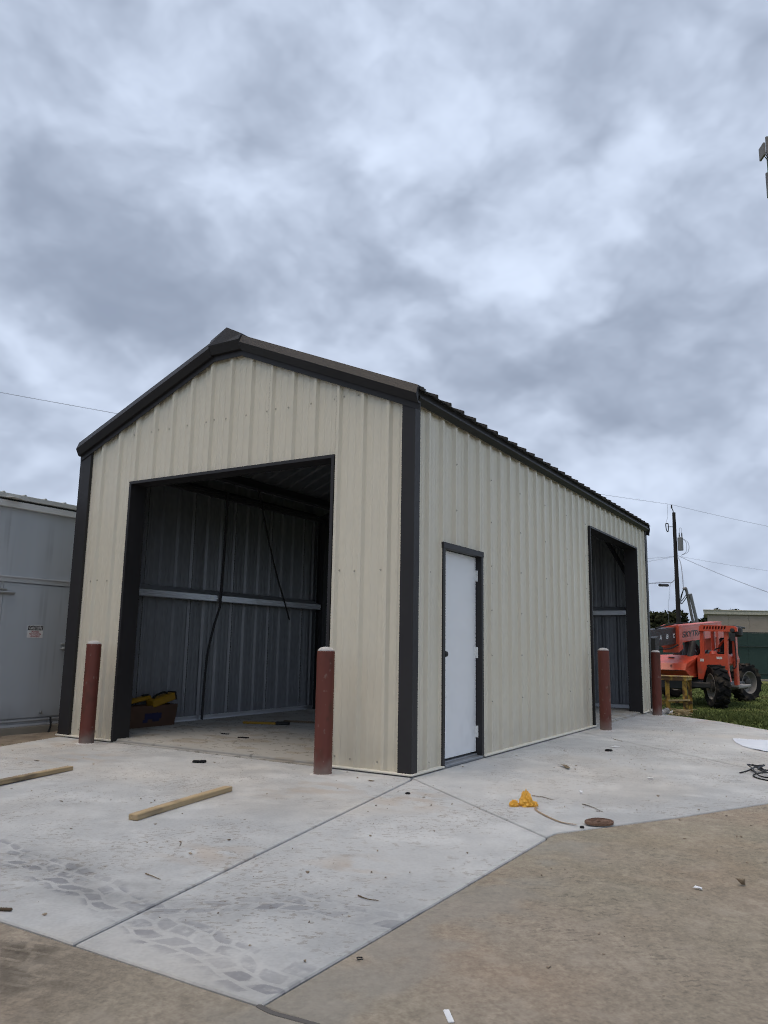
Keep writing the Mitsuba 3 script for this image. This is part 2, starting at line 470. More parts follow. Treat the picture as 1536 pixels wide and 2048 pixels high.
def c_orange(p, n, uv):
    c = mix((0.50, 0.058, 0.025), (0.62, 0.088, 0.038), fbm(p.x * 2, p.y * 2, p.z * 2, 3))
    dirt = smoothstep(0.50, 0.75, fbm(p.x * 5, p.y * 5, p.z * 4, 4)) * smoothstep(1.5, 0.4, p.z)
    chalk = smoothstep(0.55, 0.8, fbm(p.x * 1.5 + 8, p.y * 1.5, p.z * 2, 3))
    return mix(mix(c, (0.62, 0.16, 0.10), 0.35 * chalk), (0.16, 0.10, 0.07), 0.6 * dirt)


mat('m_orange', proc(c_orange), 0.34, spec=0.5, clearcoat=0.7, clearcoat_gloss=0.85)
mat('m_boom_black', (0.016, 0.017, 0.018), 0.45)
mat('m_machine_dark', (0.03, 0.031, 0.033), 0.6)
mat('m_rim', (0.25, 0.235, 0.215), 0.6)
mat('m_wheel_hub', (0.05, 0.048, 0.046), 0.6)


def c_yellow(p, n, uv):
    r = smoothstep(0.40, 0.62, fbm(p.x * 11, p.y * 11, p.z * 8, 4))
    return mix((0.42, 0.26, 0.05), (0.12, 0.065, 0.03), r)


mat('m_yellow', proc(c_yellow), 0.6)
mat('m_yellow_tool', (0.36, 0.20, 0.012), 0.4)
mat('m_cardboard', proc(lambda p, n, uv: mix((0.085, 0.048, 0.032), (0.13, 0.075, 0.05), fbm(p.x * 6, p.y * 6, p.z * 6, 3))), 0.9)
mat('m_blue_print', (0.022, 0.022, 0.075), 0.6)


def c_fence(p, n, uv):
    return mix((0.018, 0.040, 0.034), (0.036, 0.066, 0.056), 0.5 * fbm(p.x * 1.2, p.y * 1.2, p.z * 1.2, 3) + 0.5 * noise(p.x * 30, p.y * 30, p.z * 30))


mat('m_fence', proc(c_fence), 0.8)
mat('m_fence_post', (0.022, 0.034, 0.03), 0.7)
mat('m_tan_wall', proc(lambda p, n, uv: mix((0.30, 0.255, 0.205), (0.36, 0.305, 0.25), fbm(p.x, p.y, p.z, 3))), 0.7)
mat('m_tan_trim', (0.46, 0.44, 0.36), 0.6)
mat('m_old_concrete', proc(lambda p, n, uv: mix((0.20, 0.18, 0.145), (0.30, 0.27, 0.22), fbm(p.x * 3, p.y * 3, p.z * 3, 3))), 0.9)
mat('m_pole', proc(lambda p, n, uv: mix((0.012, 0.011, 0.011), (0.03, 0.027, 0.025), fbm(p.x * 12, p.y * 12, p.z * 1.5, 3))), 0.9)
mat('m_can', (0.20, 0.205, 0.21), 0.5)
mat('m_wire', (0.20, 0.205, 0.22), 0.7)
mat('m_bark', (0.05, 0.04, 0.03), 0.9)


def leaf(name, a, b):
    scene[name] = {'type': 'twosided', 'bsdf': {'type': 'diffuse', 'reflectance': proc(lambda p, n, uv: mix(a, b, noise(p.x * 2.1, p.y * 2.1, p.z * 2.1)))}}


leaf('m_oak_leaf', (0.022, 0.028, 0.014), (0.060, 0.064, 0.034))
leaf('m_ash_leaf', (0.018, 0.028, 0.018), (0.045, 0.058, 0.034))
mat('m_antenna', (0.18, 0.17, 0.165), 0.6)
mat('m_orange_bag', proc(lambda p, n, uv: mix((0.58, 0.29, 0.02), (0.76, 0.45, 0.09), fbm(p.x * 18, p.y * 18, p.z * 18, 3))), 0.4)
mat('m_strap', (0.30, 0.21, 0.13), 0.6)
mat('m_coil', proc(lambda p, n, uv: mix((0.10, 0.055, 0.035), (0.20, 0.12, 0.08), noise(p.x * 90, p.y * 90, p.z * 200))), 0.6)
mat('m_twig', proc(lambda p, n, uv: mix((0.05, 0.035, 0.022), (0.22, 0.16, 0.10), noise(p.x * 6, p.y * 6, 0))), 0.9)
mat('m_bits', proc(lambda p, n, uv: mix((0.10, 0.075, 0.055), (0.30, 0.24, 0.18), cell_rand(p.x * 9, p.y * 9, 1))), 0.9)
mat('m_straw', (0.42, 0.33, 0.18), 0.9)
mat('m_dry_leaf', (0.17, 0.13, 0.085), 0.8)
mat('m_sheet', proc(lambda p, n, uv: mix((0.56, 0.60, 0.66), (0.70, 0.73, 0.78), fbm(p.x * 3, p.y * 3, 0, 3))), 0.35)

# ------------------------------------------------------------------ ground
W, L, H = 4.97, 9.64, 3.54
APRON = Polygon([(-4.945, 0.0), (-4.637, -0.99), (-3.67, -4.226), (1.80, -4.226), (1.80, -1.50), (1.786, -1.44), (1.80, -1.30), (1.87, -1.18),
                 (2.355, -0.33), (2.855, 0.68), (3.45, 1.85), (4.05, 2.95), (4.35, 4.1), (3.25, 5.95), (2.25, 7.17), (1.42, 8.2), (0.453, 8.97), (0.05, 9.25), (0.0, 9.26), (0.0, 0.0)])
def ragged(poly, amp, seed):
    q = np.array(poly.segmentize(0.11).exterior.coords)[:-1]
    o = np.stack([meshkit.noise(np.c_[q * 7.3, np.full(len(q), k + seed)]) - 0.5 for k in (0.3, 9.7)], 1) * 2 * amp
    return Polygon(q + o)


APRON = ragged(APRON, 0.0042, 3)
JOINTS = [LineString([(0.02, -0.02), (0.066, -0.112), (0.60, -2.89), (0.862, -4.26)]), LineString([(0.02, -0.02), (1.84, -1.49)]), LineString([(-0.05, 5.0), (3.6, 1.6)])]


def slab(poly, z0, z1, ch=0.006):
    """A cast slab: flat top, tooled edge, sides."""
    poly = poly.simplify(0.001)
    top = poly.buffer(-ch, join_style=2)
    tops = [top] if top.geom_type == 'Polygon' else list(top.geoms)
    ms = []
    for t in tops:
        v, f = trimesh.creation.triangulate_polygon(t, engine='earcut')
        m = quads(np.c_[v, np.full(len(v), z1)], f)
        if m.face_normals[:, 2].mean() < 0: m.invert()
        ms.append(m)
        ring = np.array(shapely.geometry.polygon.orient(t).exterior.coords)[:-1]
        out = np.array(shapely.geometry.polygon.orient(poly).exterior.coords)[:-1]
        near = lambda q: np.array(poly.exterior.interpolate(poly.exterior.project(shapely.geometry.Point(q))).coords[0])
        # outer ring matched by pushing each inner corner out along its bisector
        n = len(ring)
        if n == len(out):
            k = int(np.argmin(np.linalg.norm(out - ring[0], axis=1))); o = np.roll(out, -k, axis=0)
        else:
            o = np.array([near(q) for q in ring])
        V = np.vstack([np.c_[ring, np.full(n, z1)], np.c_[o, np.full(n, z1 - ch)], np.c_[o, np.full(n, z0)]])
        F = []
        for i in range(n):
            j = (i + 1) % n
            F += [[i + n, j + n, j], [i + n, j, i], [i + 2 * n, j + 2 * n, j + n], [i + 2 * n, j + n, i + n]]
        ms.append(quads(V, F))
    return cat(ms)


apron = 'concrete_apron'
tag(apron, 'new pale grey concrete apron around the metal shed, cut by straight joints', None, kind='structure')
rest = APRON
for j in JOINTS:
    rest = rest.difference(j.buffer(0.008, cap_style=2))
pieces = sorted([g for g in rest.geoms if g.area > 0.05], key=lambda g: g.centroid.x)
for g in pieces:
    add('slab', slab(g, -0.13, 0.0), 'm_concrete', apron)
v, f = trimesh.creation.triangulate_polygon(APRON.buffer(-0.02), engine='earcut')
m = quads(np.c_[v, np.full(len(v), -0.022)], f)
if m.face_normals[:, 2].mean() < 0: m.invert()
add('joint_filler', m, 'm_dark_gap', apron)

pav = 'pavement'
tag(pav, 'old brown exposed-aggregate concrete pavement beyond the new apron', None, kind='structure')
pa = sbox(-14, -16, 14, -4.237)
pb = Polygon([(1.809, -4.225), (14, -4.225), (14, 3.2), (4.22, 3.2), (4.07, 2.94), (3.46, 1.845), (2.864, 0.676), (2.364, -0.335), (1.879, -1.187), (1.809, -1.305), (1.796, -1.44), (1.809, -1.50)])
pc = Polygon([(-14, -4.225), (-3.685, -4.225), (-4.655, -1.1), (-5.2, -1.0), (-5.4, -2.5), (-14, -2.5)])
for g in (pa, pb, pc):
    add('slab', slab(g, -0.14, -0.003, 0.004), 'm_pavement', pav)
add('joint_filler', cat(bx(-14, 14, -4.239, -4.224, -0.1, -0.012), extr(LineString([(1.805, -4.23), (1.805, -1.50), (1.791, -1.44), (1.805, -1.303), (1.875, -1.184), (2.36, -0.332), (2.86, 0.678), (3.455, 1.848), (4.06, 2.95)]).buffer(0.007), -0.1, -0.012)), 'm_dark_gap', pav)
# tarry sealant squeezed out of the joint that runs on past the apron's corner
ln = bez((1.80, -4.234, 0), (1.86, -4.246, 0), (1.92, -4.243, 0), (2.0, -4.236, 0), (2.1, -4.231, 0), n=8)
add('joint_sealant', extr(LineString(ln[:, :2]).buffer(0.011), -0.02, -0.001), 'm_sealant', pav)


def lawn_z(x, y):
    d = np.hypot(np.maximum(x - 0.5, 0) * 0.2, np.maximum(y - 8.6, 0))
    t = np.clip(d / 7.0, 0, 1)
    z = -0.055 - 0.245 * t * t * (3 - 2 * t)
    z = z - 0.1 * np.clip((y - 22) / 20, 0, 1)
    return z - 0.06 * np.clip((-y - 2) / 4, 0, 1) - 0.15 * np.clip((np.abs(x) - 12) / 10, 0, 1)


def grid_sheet(xs, ys, zf):
    X, Y = np.meshgrid(xs, ys)
    Z = zf(X, Y)
    nx, ny = len(xs), len(ys)
    i = np.arange(ny - 1)[:, None] * nx + np.arange(nx - 1)[None]
    i = i.ravel()
    F = np.vstack([np.c_[i, i + 1, i + nx + 1], np.c_[i, i + nx + 1, i + nx]])
    return quads(np.c_[X.ravel(), Y.ravel(), Z.ravel()], F)


xs = np.unique(np.r_[-900, -400, -150, -80, np.arange(-40, 41, 1.0), 80, 150, 400, 900])
ys = np.unique(np.r_[-600, -200, -80, np.arange(-40, 80, 1.0), 120, 200, 500, 1200])
tag('lawn', 'mown green lawn beyond the concrete apron', None, kind='structure')
scene['lawn'] = mikit.ply(grid_sheet(xs, ys, lambda x, y: lawn_z(x, y) + 0.02 * (meshkit.fbm(np.stack([x, y, 0 * x], -1) * 0.4, 3) - 0.5)), 'm_lawn', smooth=True)
# short grass blades over the lawn that shows
N = 46000
gx = rng.uniform(-4.5, 6.5, N); gy = 7.0 + 30 * rng.random(N) ** 1.6
keep = ~shapely.contains_xy(APRON.buffer(0.05), gx, gy) & ((gx > 0.25) | (gy > 9.9))
gx, gy = gx[keep], gy[keep]
n = len(gx)
gz = lawn_z(gx, gy) - 0.01
h = (0.035 + 0.04 * rng.random(n)) * (0.7 + 0.8 * meshkit.fbm(np.stack([gx, gy, 0 * gx], -1) * 0.9, 3))
a = rng.uniform(0, 2 * np.pi, n); w = 0.012 + 0.012 * rng.random(n)
lean = rng.normal(0, 0.035, (n, 2))
V = np.empty((n, 3, 3))
V[:, 0] = np.c_[gx - w * np.cos(a), gy - w * np.sin(a), gz]
V[:, 1] = np.c_[gx + w * np.cos(a), gy + w * np.sin(a), gz]
V[:, 2] = np.c_[gx + lean[:, 0], gy + lean[:, 1], gz + h]
single('grass', 'short grass blades covering the lawn behind the shed', 'grass', quads(V.reshape(-1, 3), np.arange(3 * n).reshape(-1, 3)), 'm_grass', kind='stuff')

tag('soil_strip', 'bare brown soil strip between the grey enclosure and the apron', None, kind='structure')
scene['soil_strip'] = mikit.ply(grid_sheet(np.linspace(-6.6, -4.3, 40), np.linspace(-2.4, 11, 160), lambda x, y: -0.045 + 0.04 * (meshkit.fbm(np.stack([x, y, 0 * x], -1) * 3.0, 4) - 0.5)), 'm_soil', smooth=True)

# ------------------------------------------------------------------ the metal shed
shed = thing('metal_shed', 'beige ribbed metal shed with dark bronze trim and two open bays', 'building')
SL = 0.42
cs, sn = 1 / math.hypot(1, SL), SL / math.hypot(1, SL)
PITCH = 0.3048
RU = np.array([-0.1524, -0.128, -0.118, -0.100, -0.090, -0.042, -0.016, 0.016, 0.042, 0.090, 0.100, 0.118, 0.128, 0.1524])
RH = np.array([0, 0, 0.0042, 0.0042, 0, 0, 0.033, 0.033, 0, 0, 0.0042, 0.0042, 0, 0])


def sheet(parent, name, O, U, V, u0, u1, off, top, openings=(), bottom=0.0, mat_='m_siding', panel=3, prof=None):
    """Ribbed sheeting, one entry per panel of three ribs. top(u) along V; openings (ua, ub, v0, v1)."""
    O, U, V = (np.asarray(x, float) for x in (O, U, V))
    Nn = np.cross(U, V)
    k0 = math.floor((u0 - off) / (PITCH * panel)) - 1
    PU, PH = (RU, RH) if prof is None else prof
    edges = [off - 0.045 + k * PITCH * panel for k in range(k0, k0 + 60)]
    edges = [u0] + [e for e in edges if u0 + 0.03 < e < u1 - 0.03] + [u1]
    for ua, ub in zip(edges[:-1], edges[1:]):
        br = {ua, ub}
        for k in range(math.floor((ua - off) / PITCH) - 1, math.ceil((ub - off) / PITCH) + 2):
            br |= {off + k * PITCH + r for r in PU}
        for o in openings: br |= {o[0], o[1]}
        br |= set(top[1])
        br = sorted(b for b in br if ua - 1e-9 <= b <= ub + 1e-9)
        VV, FF = [], []
        for a, b in zip(br[:-1], br[1:]):
            if b - a < 1e-6: continue
            mid = (a + b) / 2
            spans = [(bottom, None)]
            for o in openings:
                if o[0] < mid < o[1]:
                    spans = ([(bottom, o[2])] if o[2] > bottom else []) + [(o[3], None)]
            for lo, hi in spans:
                q = []
                for u, t in ((a, lo), (b, lo), (b, hi), (a, hi)):
                    r = (u - off + PITCH / 2) % PITCH - PITCH / 2
                    r = min(max(r, -0.1524), 0.1524)
                    hh = np.interp(r, PU, PH)
                    lap = 0.0016 if ub - u < 0.1 and ub < u1 - 1e-6 else 0.0
                    q.append(O + U * u + V * (top[0](u) if t is None else t) + Nn * (hh + lap))
                i = len(VV); VV += q; FF += [[i, i + 1, i + 2], [i, i + 2, i + 3]]
        if FF:
            # the lapped edge: a thin lip proud of the next panel
            add('panel', quads(VV, FF), mat_, parent + '__' + name)


ROOF = (np.array([-0.1524, -0.034, -0.011, 0.011, 0.034, 0.1524]), np.array([0, 0, 0.029, 0.029, 0, 0]))
FO = (-4.017, -0.943, 3.113)          # front bay: x0, x1, height
SO = (5.752, 8.816, 3.112)            # side bay: y0, y1, height
DO = (0.609, 1.597, 2.215)            # walk door
gable = lambda u: 3.672 + SL * min(u, W - u)
sheet(shed, 'gable_wall', (-W, 0.032, 0), (1, 0, 0), (0, 0, 1), 0.02, W - 0.02, -4.598 + W + 0.022, (gable, [W / 2]), [(FO[0] + W, FO[1] + W, 0, FO[2])], 0.028)
sheet(shed, 'eave_wall', (-0.032, 0, 0), (0, 1, 0), (0, 0, 1), 0.02, L - 0.02, 0.324, (lambda u: 3.662, []), [(SO[0], SO[1], 0, SO[2]), (DO[0], DO[1], 0, DO[2])], 0.028)
sheet(shed, 'eave_wall_001', (-W + 0.032, L, 0), (0, -1, 0), (0, 0, 1), 0.02, L - 0.02, 0.31, (lambda u: 3.690, []), [], 0.028)
sheet(shed, 'gable_wall_001', (0, L - 0.032, 0), (-1, 0, 0), (0, 0, 1), 0.02, W - 0.02, 0.30, (gable, [W / 2]), [], 0.028)
RL = (W / 2 + 0.10) / cs
sheet(shed, 'roof', (0.105, 0, 3.636), (0, 1, 0), (-cs, 0, sn), -0.03, L + 0.03, 0.26, (lambda u: RL, []), [], 0, 'm_roofing', prof=ROOF)
sheet(shed, 'roof', (-W - 0.02, 0, 3.636 + 0.085 * SL), (0, -1, 0), (cs, 0, sn), -L - 0.03, 0.03, -0.26, (lambda u: RL - 0.085 / cs, []), [], 0, 'm_roofing', prof=ROOF)
zr = 3.655 + SL * (W / 2 + 0.06)
add('ridge_cap', extr([(-W / 2 - 0.26, zr - 0.26 * SL + 0.045), (-W / 2, zr + 0.052), (-W / 2 + 0.26, zr - 0.26 * SL + 0.045), (-W / 2 + 0.26, zr - 0.26 * SL + 0.036), (-W / 2, zr + 0.043), (-W / 2 - 0.26, zr - 0.26 * SL + 0.036)], 0.07, L - 0.07, XZY), 'm_bronze', shed + '__roof')


def corner(cx, cy, sx, sy, lx, ly, top=3.58):
    """An L of two box-folded legs round a corner, 12 mm proud of the ribs."""
    p = 0.012
    a = Polygon([(cx - sx * lx, cy + sy * p), (cx + sx * p, cy + sy * p), (cx + sx * p, cy - sy * ly), (cx - sx * 0.03, cy - sy * ly), (cx - sx * 0.03, cy - sy * 0.03), (cx - sx * lx, cy - sy * 0.03)])
    return extr(a, 0.03, top)


add('corner_trim', corner(0, 0, 1, -1, 0.135, 0.095), 'm_bronze', shed)
add('corner_trim', corner(-W, 0, -1, -1, 0.19, 0.095), 'm_bronze', shed)
add('corner_trim', corner(0, L, 1, 1, 0.135, 0.13), 'm_bronze', shed)
add('corner_trim', corner(-W, L, -1, 1, 0.135, 0.095), 'm_bronze', shed)


def rake(x0, x1, left, back=False):
    prof = [(-0.014, -0.062), (-0.024, -0.062), (-0.026, 0.0), (-0.062, 0.0), (-0.108, 0.086), (-0.068, 0.180), (0.10, 0.180), (0.10, 0.165), (-0.035, 0.165), (-0.06, 0.135), (-0.06, 0.02), (-0.014, 0.02)]
    m = extr(prof, x0, x1, YZX)
    m.vertices[:, 2] += 3.53 + SL * ((m.vertices[:, 0] + W) if left else -m.vertices[:, 0])
    if back:
        m.vertices[:, 1] = L - m.vertices[:, 1]; m.invert()
    return m


def peak_box(back=False):
    xs_ = (-2.715, -2.478, -2.245)
    rows = [[(-0.026, 4.492), (-0.066, 4.492), (-0.116, 4.590), (-0.074, t), (0.11, t)] for t in (4.672, 4.790, 4.672)]
    V = [(x, y, z) for x, r in zip(xs_, rows) for y, z in r]
    F = []
    for i in range(2):
        for j in range(4):
            a = i * 5 + j
            F += [[a, a + 1, a + 6], [a, a + 6, a + 5]]
    for i, o in ((0, 1), (2, -1)):
        b = i * 5
        t = [[b, b + 1, b + 2], [b, b + 2, b + 3], [b, b + 3, b + 4]]
        F += t if o < 0 else [x[::-1] for x in t]
    m = quads(V, F)
    if back: m.vertices[:, 1] = L - m.vertices[:, 1]
    return m


add('rake_trim', rake(-2.25, 0.070, False), 'm_bronze', shed)
add('rake_trim', rake(-W + 0.002, -2.71, True), 'm_bronze', shed)
add('rake_trim', rake(-2.25, 0.062, False, True), 'm_bronze', shed)
add('rake_trim', rake(-W - 0.062, -2.71, True, True), 'm_bronze', shed)
add('peak_box', peak_box(), 'm_bronze', shed)
add('peak_box', peak_box(True), 'm_bronze', shed)
add('peak_flange', cat(bx(-2.76, -2.20, -0.0245, -0.0135, 4.425, 4.4915), bx(-2.70, -2.26, -0.066, -0.0135, 4.4935, 4.4965)), 'm_bronze', shed)
for s in (1, -1):
    prof = [(0.013, 3.518), (0.020, 3.516), (0.060, 3.572), (0.060, 3.590), (0.040, 3.594), (0.040, 3.650), (0.013, 3.650), (0.013, 3.640), (0.034, 3.640), (0.034, 3.588), (0.05, 3.583), (0.05, 3.575), (0.013, 3.53)]
    m = extr(prof, 0.0, L, XZY)
    if s < 0:
        m.vertices[:, 0] = -W - m.vertices[:, 0]; m.invert()
    add('eave_trim', m, 'm_bronze', shed)


def base_strip(x0, x1, y0, y1):
    return bx(x0, x1, y0, y1, 0.012, 0.029, 0.004)


add('base_trim', base_strip(-W - 0.03, FO[0] + 0.01, -0.034, 0.03), 'm_base_trim', shed)
add('base_trim', base_strip(FO[1] - 0.01, 0.034, -0.034, 0.03), 'm_base_trim', shed)
add('base_trim', base_strip(-0.03, 0.034, 0.032, DO[0] + 0.01), 'm_base_trim', shed)
add('base_trim', base_strip(-0.03, 0.034, DO[1] - 0.01, SO[0] + 0.01), 'm_base_trim', shed)
add('base_trim', base_strip(-0.03, 0.034, SO[1] - 0.01, L + 0.03), 'm_base_trim', shed)
# bay surrounds: face flange, and the deep lining of jambs and header
b1 = shed + '__bay_opening'
for x, s in ((FO[0], 1), (FO[1], -1)):
    add('jamb', cat(bx(x, x + s * 0.034, -0.010, 0.015, 0.012, FO[2] - 0.034), bx(x + s * 0.006, x + s * 0.034, 0.015, 0.235, 0.012, FO[2] - 0.034)), 'm_bronze', b1)
add('header', cat(bx(FO[0], FO[1], -0.012, 0.015, FO[2] - 0.034, FO[2]), bx(FO[0] + 0.003, FO[1] - 0.003, 0.015, 0.235, FO[2] - 0.034, FO[2] - 0.006)), 'm_bronze', b1)
b2 = shed + '__bay_opening_001'
for y, s in ((SO[0], 1), (SO[1], -1)):
    add('jamb', cat(bx(-0.015, 0.010, y, y + s * 0.030, 0.012, SO[2] - 0.03), bx(-0.235, -0.015, y + s * 0.006, y + s * 0.03, 0.012, SO[2] - 0.03)), 'm_bronze', b2)
add('header', cat(bx(-0.015, 0.012, SO[0], SO[1], SO[2] - 0.03, SO[2]), bx(-0.235, -0.015, SO[0] + 0.003, SO[1] - 0.003, SO[2] - 0.03, SO[2] - 0.006)), 'm_bronze', b2)
# walk door
d0, d1, dh = DO
add('door_frame', cat(bx(-0.13, 0.012, d0, d0 + 0.050, 0.012, dh - 0.05), bx(-0.13, 0.012, d1 - 0.050, d1, 0.012, dh - 0.05), bx(-0.13, 0.018, d0 - 0.004, d1 + 0.004, dh - 0.05, dh + 0.012, 0.003),
                       bx(-0.125, -0.108, d0 + 0.05, d0 + 0.066, 0.06, dh - 0.05), bx(-0.125, -0.108, d1 - 0.066, d1 - 0.05, 0.06, dh - 0.05)), 'm_bronze', shed)
dr_ = add('door', bx(-0.105, -0.060, d0 + 0.053, d1 - 0.053, 0.068, dh - 0.054, 0.003), 'm_door', shed)
tag(shed + '__door', 'plain white walk door with three hinges')
for z in (1.955, 1.115, 0.275):
    add('hinge', cat(bx(-0.060, -0.050, d1 - 0.075, d1 - 0.052, z - 0.058, z + 0.058), mv(lathe([(0, -0.06), (0.011, -0.06), (0.011, 0.06), (0, 0.06)], 10), -0.044, d1 - 0.053, z)), 'm_white_metal', shed + '__door', smooth=30)
add('knob', mv(rot(lathe([(0, 0), (0.034, 0), (0.034, 0.006), (0.013, 0.012), (0.012, 0.03), (0.026, 0.038), (0.030, 0.052), (0.024, 0.066), (0, 0.070)], 20), 90, [0, 1, 0]), -0.060, d0 + 0.105, 1.10), 'm_black', shed + '__door', smooth=40)
add('threshold', cat(bx(-0.13, 0.026, d0 + 0.05, d1 - 0.05, 0.004, 0.030, 0.006), bx(-0.12, -0.04, d0 + 0.053, d1 - 0.053, 0.030, 0.048, 0.008)), 'm_galv', shed)
# floor slab
add('floor', cat(bx(-W + 0.035, -0.036, 0.05, L - 0.035, -0.1, 0.036, 0.012), bx(FO[0] + 0.03, FO[1] - 0.03, 0.0, 0.05, -0.1, 0.008, 0.004), bx(-0.036, 0.0, SO[0] + 0.03, SO[1] - 0.03, -0.1, 0.008, 0.004)), 'm_floor', shed)
# frame: columns, rafters, girts, purlins, base angles


def ibeam(p0, p1, depth, width, axis):
    """An I section from p0 to p1; axis: unit vector of its depth."""
    p0, p1, axis = (np.asarray(x, float) for x in (p0, p1, axis))
    d = p1 - p0; Ln = np.linalg.norm(d); d /= Ln
    sd = np.cross(d, axis)
    M = np.eye(4); M[:3, 0] = axis; M[:3, 1] = sd; M[:3, 2] = d; M[:3, 3] = p0
    m = cat(bx(-depth / 2, -depth / 2 + 0.010, -width / 2, width / 2, 0, Ln), bx(depth / 2 - 0.010, depth / 2, -width / 2, width / 2, 0, Ln), bx(-depth / 2 + 0.01, depth / 2 - 0.01, -0.004, 0.004, 0, Ln))
    m.apply_transform(M)
    return m


for y in (0.36, 5.18, L - 0.17):
    for x in (-W + 0.25, -0.26):
        if y > 5 and y < 6 and x > -1:
            y_ = 5.55
        else:
            y_ = y
        add('column', ibeam((x - 0.07 if x < -1 else x + 0.07, y_, 0.036), (x - 0.07 if x < -1 else x + 0.07, y_, 3.42), 0.15, 0.13, (1, 0, 0)), 'm_primer_grey', shed)
    for s in (-1, 1):
        e = -0.26 if s > 0 else -W + 0.26
        add('rafter', ibeam((e, y, 3.40), (-W / 2, y, 3.40 + SL * (W / 2 - 0.26)), 0.24, 0.14, (sn if s > 0 else -sn, 0, cs)), 'm_primer_grey', shed)


def zgirt(p0, p1, inward, zc):
    """Z girt between two points on the wall line; inward: unit vector into the building."""
    p0, p1, n_ = (np.asarray(x, float) for x in (p0, p1, inward))
    d = p1 - p0; Ln = np.linalg.norm(d); d = d / Ln
    prof = [(0.0, 0.085), (0.0, 0.0), (0.195, 0.0), (0.195, -0.085), (0.180, -0.095), (0.178, -0.093), (0.191, -0.083), (0.191, -0.004), (0.004, -0.004), (0.004, 0.085)]
    prof += []
    m = trimesh.creation.extrude_polygon(Polygon(prof), Ln, engine='earcut')
    v = m.vertices.copy()
    m.vertices = p0 + v[:, :1] * n_ + v[:, 1:2] * np.array([0, 0, 1.0]) + v[:, 2:] * d
    m.vertices[:, 2] += zc - p0[2]
    # stiffening bead along the inner flange
    return m


for z in (1.875, 3.46):
    for ya, yb in ((0.30, 5.09), (5.27, L - 0.26)):
        add('girt', cat(zgirt((-W + 0.034, ya, z), (-W + 0.034, yb, z), (1, 0, 0), z), bx(-W + 0.229, -W + 0.236, ya, yb, z - 0.055, z - 0.030)), 'm_girt' if z < 3 else 'm_primer_grey', shed)
add('girt', zgirt((-0.36, L - 0.034, 1.875), (-W + 0.36, L - 0.034, 1.875), (0, -1, 0), 1.94), 'm_girt', shed)
add('girt', zgirt((-0.034, DO[1], 1.875), (-0.034, SO[0], 1.875), (-1, 0, 0), 1.9), 'm_galv', shed)
for k in range(2):
    for s in (-1, 1):
        q = 0.24 + k * 1.95
        x = -q if s > 0 else -W + q
        z = 3.655 + SL * (q + 0.06) - 0.004
        t = math.degrees(math.atan(SL)) * (1 if s > 0 else -1)
        m = rot(cat(bx(-0.032, 0.032, 0.1, L - 0.1, -0.004, 0.0), bx(0.028, 0.032, 0.1, L - 0.1, -0.195, -0.004), bx(0.032, 0.095, 0.1, L - 0.1, -0.199, -0.195)), t, [0, 1, 0])
        add('purlin', mv(m, x, 0, z), 'm_primer_grey', shed)
for p in (bx(-W + 0.033, -W + 0.085, 0.25, L - 0.25, 0.037, 0.041), bx(-W + 0.37, -0.37, L - 0.085, L - 0.033, 0.037, 0.041)):
    add('base_angle', cat(p, bx(p.bounds[0][0], p.bounds[0][0] + 0.004, p.bounds[0][1], p.bounds[1][1], 0.041, 0.10) if p.extents[1] > p.extents[0] else bx(p.bounds[0][0], p.bounds[1][0], p.bounds[1][1] - 0.004, p.bounds[1][1], 0.041, 0.10)), 'm_girt', shed)
# flange brace beside the side bay, and wall framing on the far wall
add('knee_brace', tube([(-0.30, 9.3, 2.60), (-0.70, 9.3, 3.34), (-0.80, 9.3, 3.52)], 0.045, 6), 'm_primer_grey', shed)
add('conduit', cat(tube(bez((-W + 0.255, 2.50, 3.50), (-W + 0.255, 2.49, 2.6), (-W + 0.250, 2.46, 1.70), n=6), 0.020, 8), tube(bez((-W + 0.250, 2.46, 1.705), (-W + 0.16, 2.43, 1.35), (-W + 0.085, 2.41, 0.9), (-W + 0.08, 2.38, 0.04), n=6), 0.018, 8)), 'm_primer_grey', shed, smooth=40)


def screws(pts, N3, parent, r=0.0072):
    N3 = np.asarray(N3, float)
    m = lathe([(0, 0), (r * 1.5, 0), (r * 1.5, 0.0025), (r * 0.9, 0.003), (r * 0.85, 0.009), (0, 0.009)], 6)
    R = trimesh.geometry.align_vectors([0, 0, 1], N3)
    out = []
    for p in pts:
        c = m.copy(); c.apply_transform(R); c.apply_translation(p); out.append(c)
    k = add('screws', cat(out), 'm_screw', parent)
    tag(k, kind='stuff')


fx0 = -4.598 + 0.022
pts = []
for i in range(16):
    x = fx0 + i * PITCH
    for z, on in ((3.72, True), (1.90, x < FO[0] or x > FO[1]), (0.10, x < FO[0] or x > FO[1])):
        if not on or x > -0.15: continue
        pts.append((x - 0.07, 0.031, z))
        if i % 3 == 0: pts.append((x + 0.055, 0.031, z + 0.012))
screws(pts, (0, -1, 0), shed + '__gable_wall')
pts = []
for i in range(31):
    y = 0.324 + i * PITCH
    lap = i % 3 == 2
    if SO[0] - 0.05 < y < SO[1] + 0.05: zs_ = []
    elif DO[0] < y < DO[1]: zs_ = [2.6, 3.1]
    else: zs_ = [0.08, 0.58, 1.085, 1.59, 2.095, 2.6, 3.1]
    for z in zs_:
        if lap and z > 0.2: pts.append((0.0, y, z))
    if not (SO[0] < y < SO[1] or DO[0] < y < DO[1]):
        pts.append((-0.031, y + 0.07, 0.085)); pts.append((-0.031, y + 0.07, 1.9))
screws(pts, (1, 0, 0), shed + '__eave_wall')
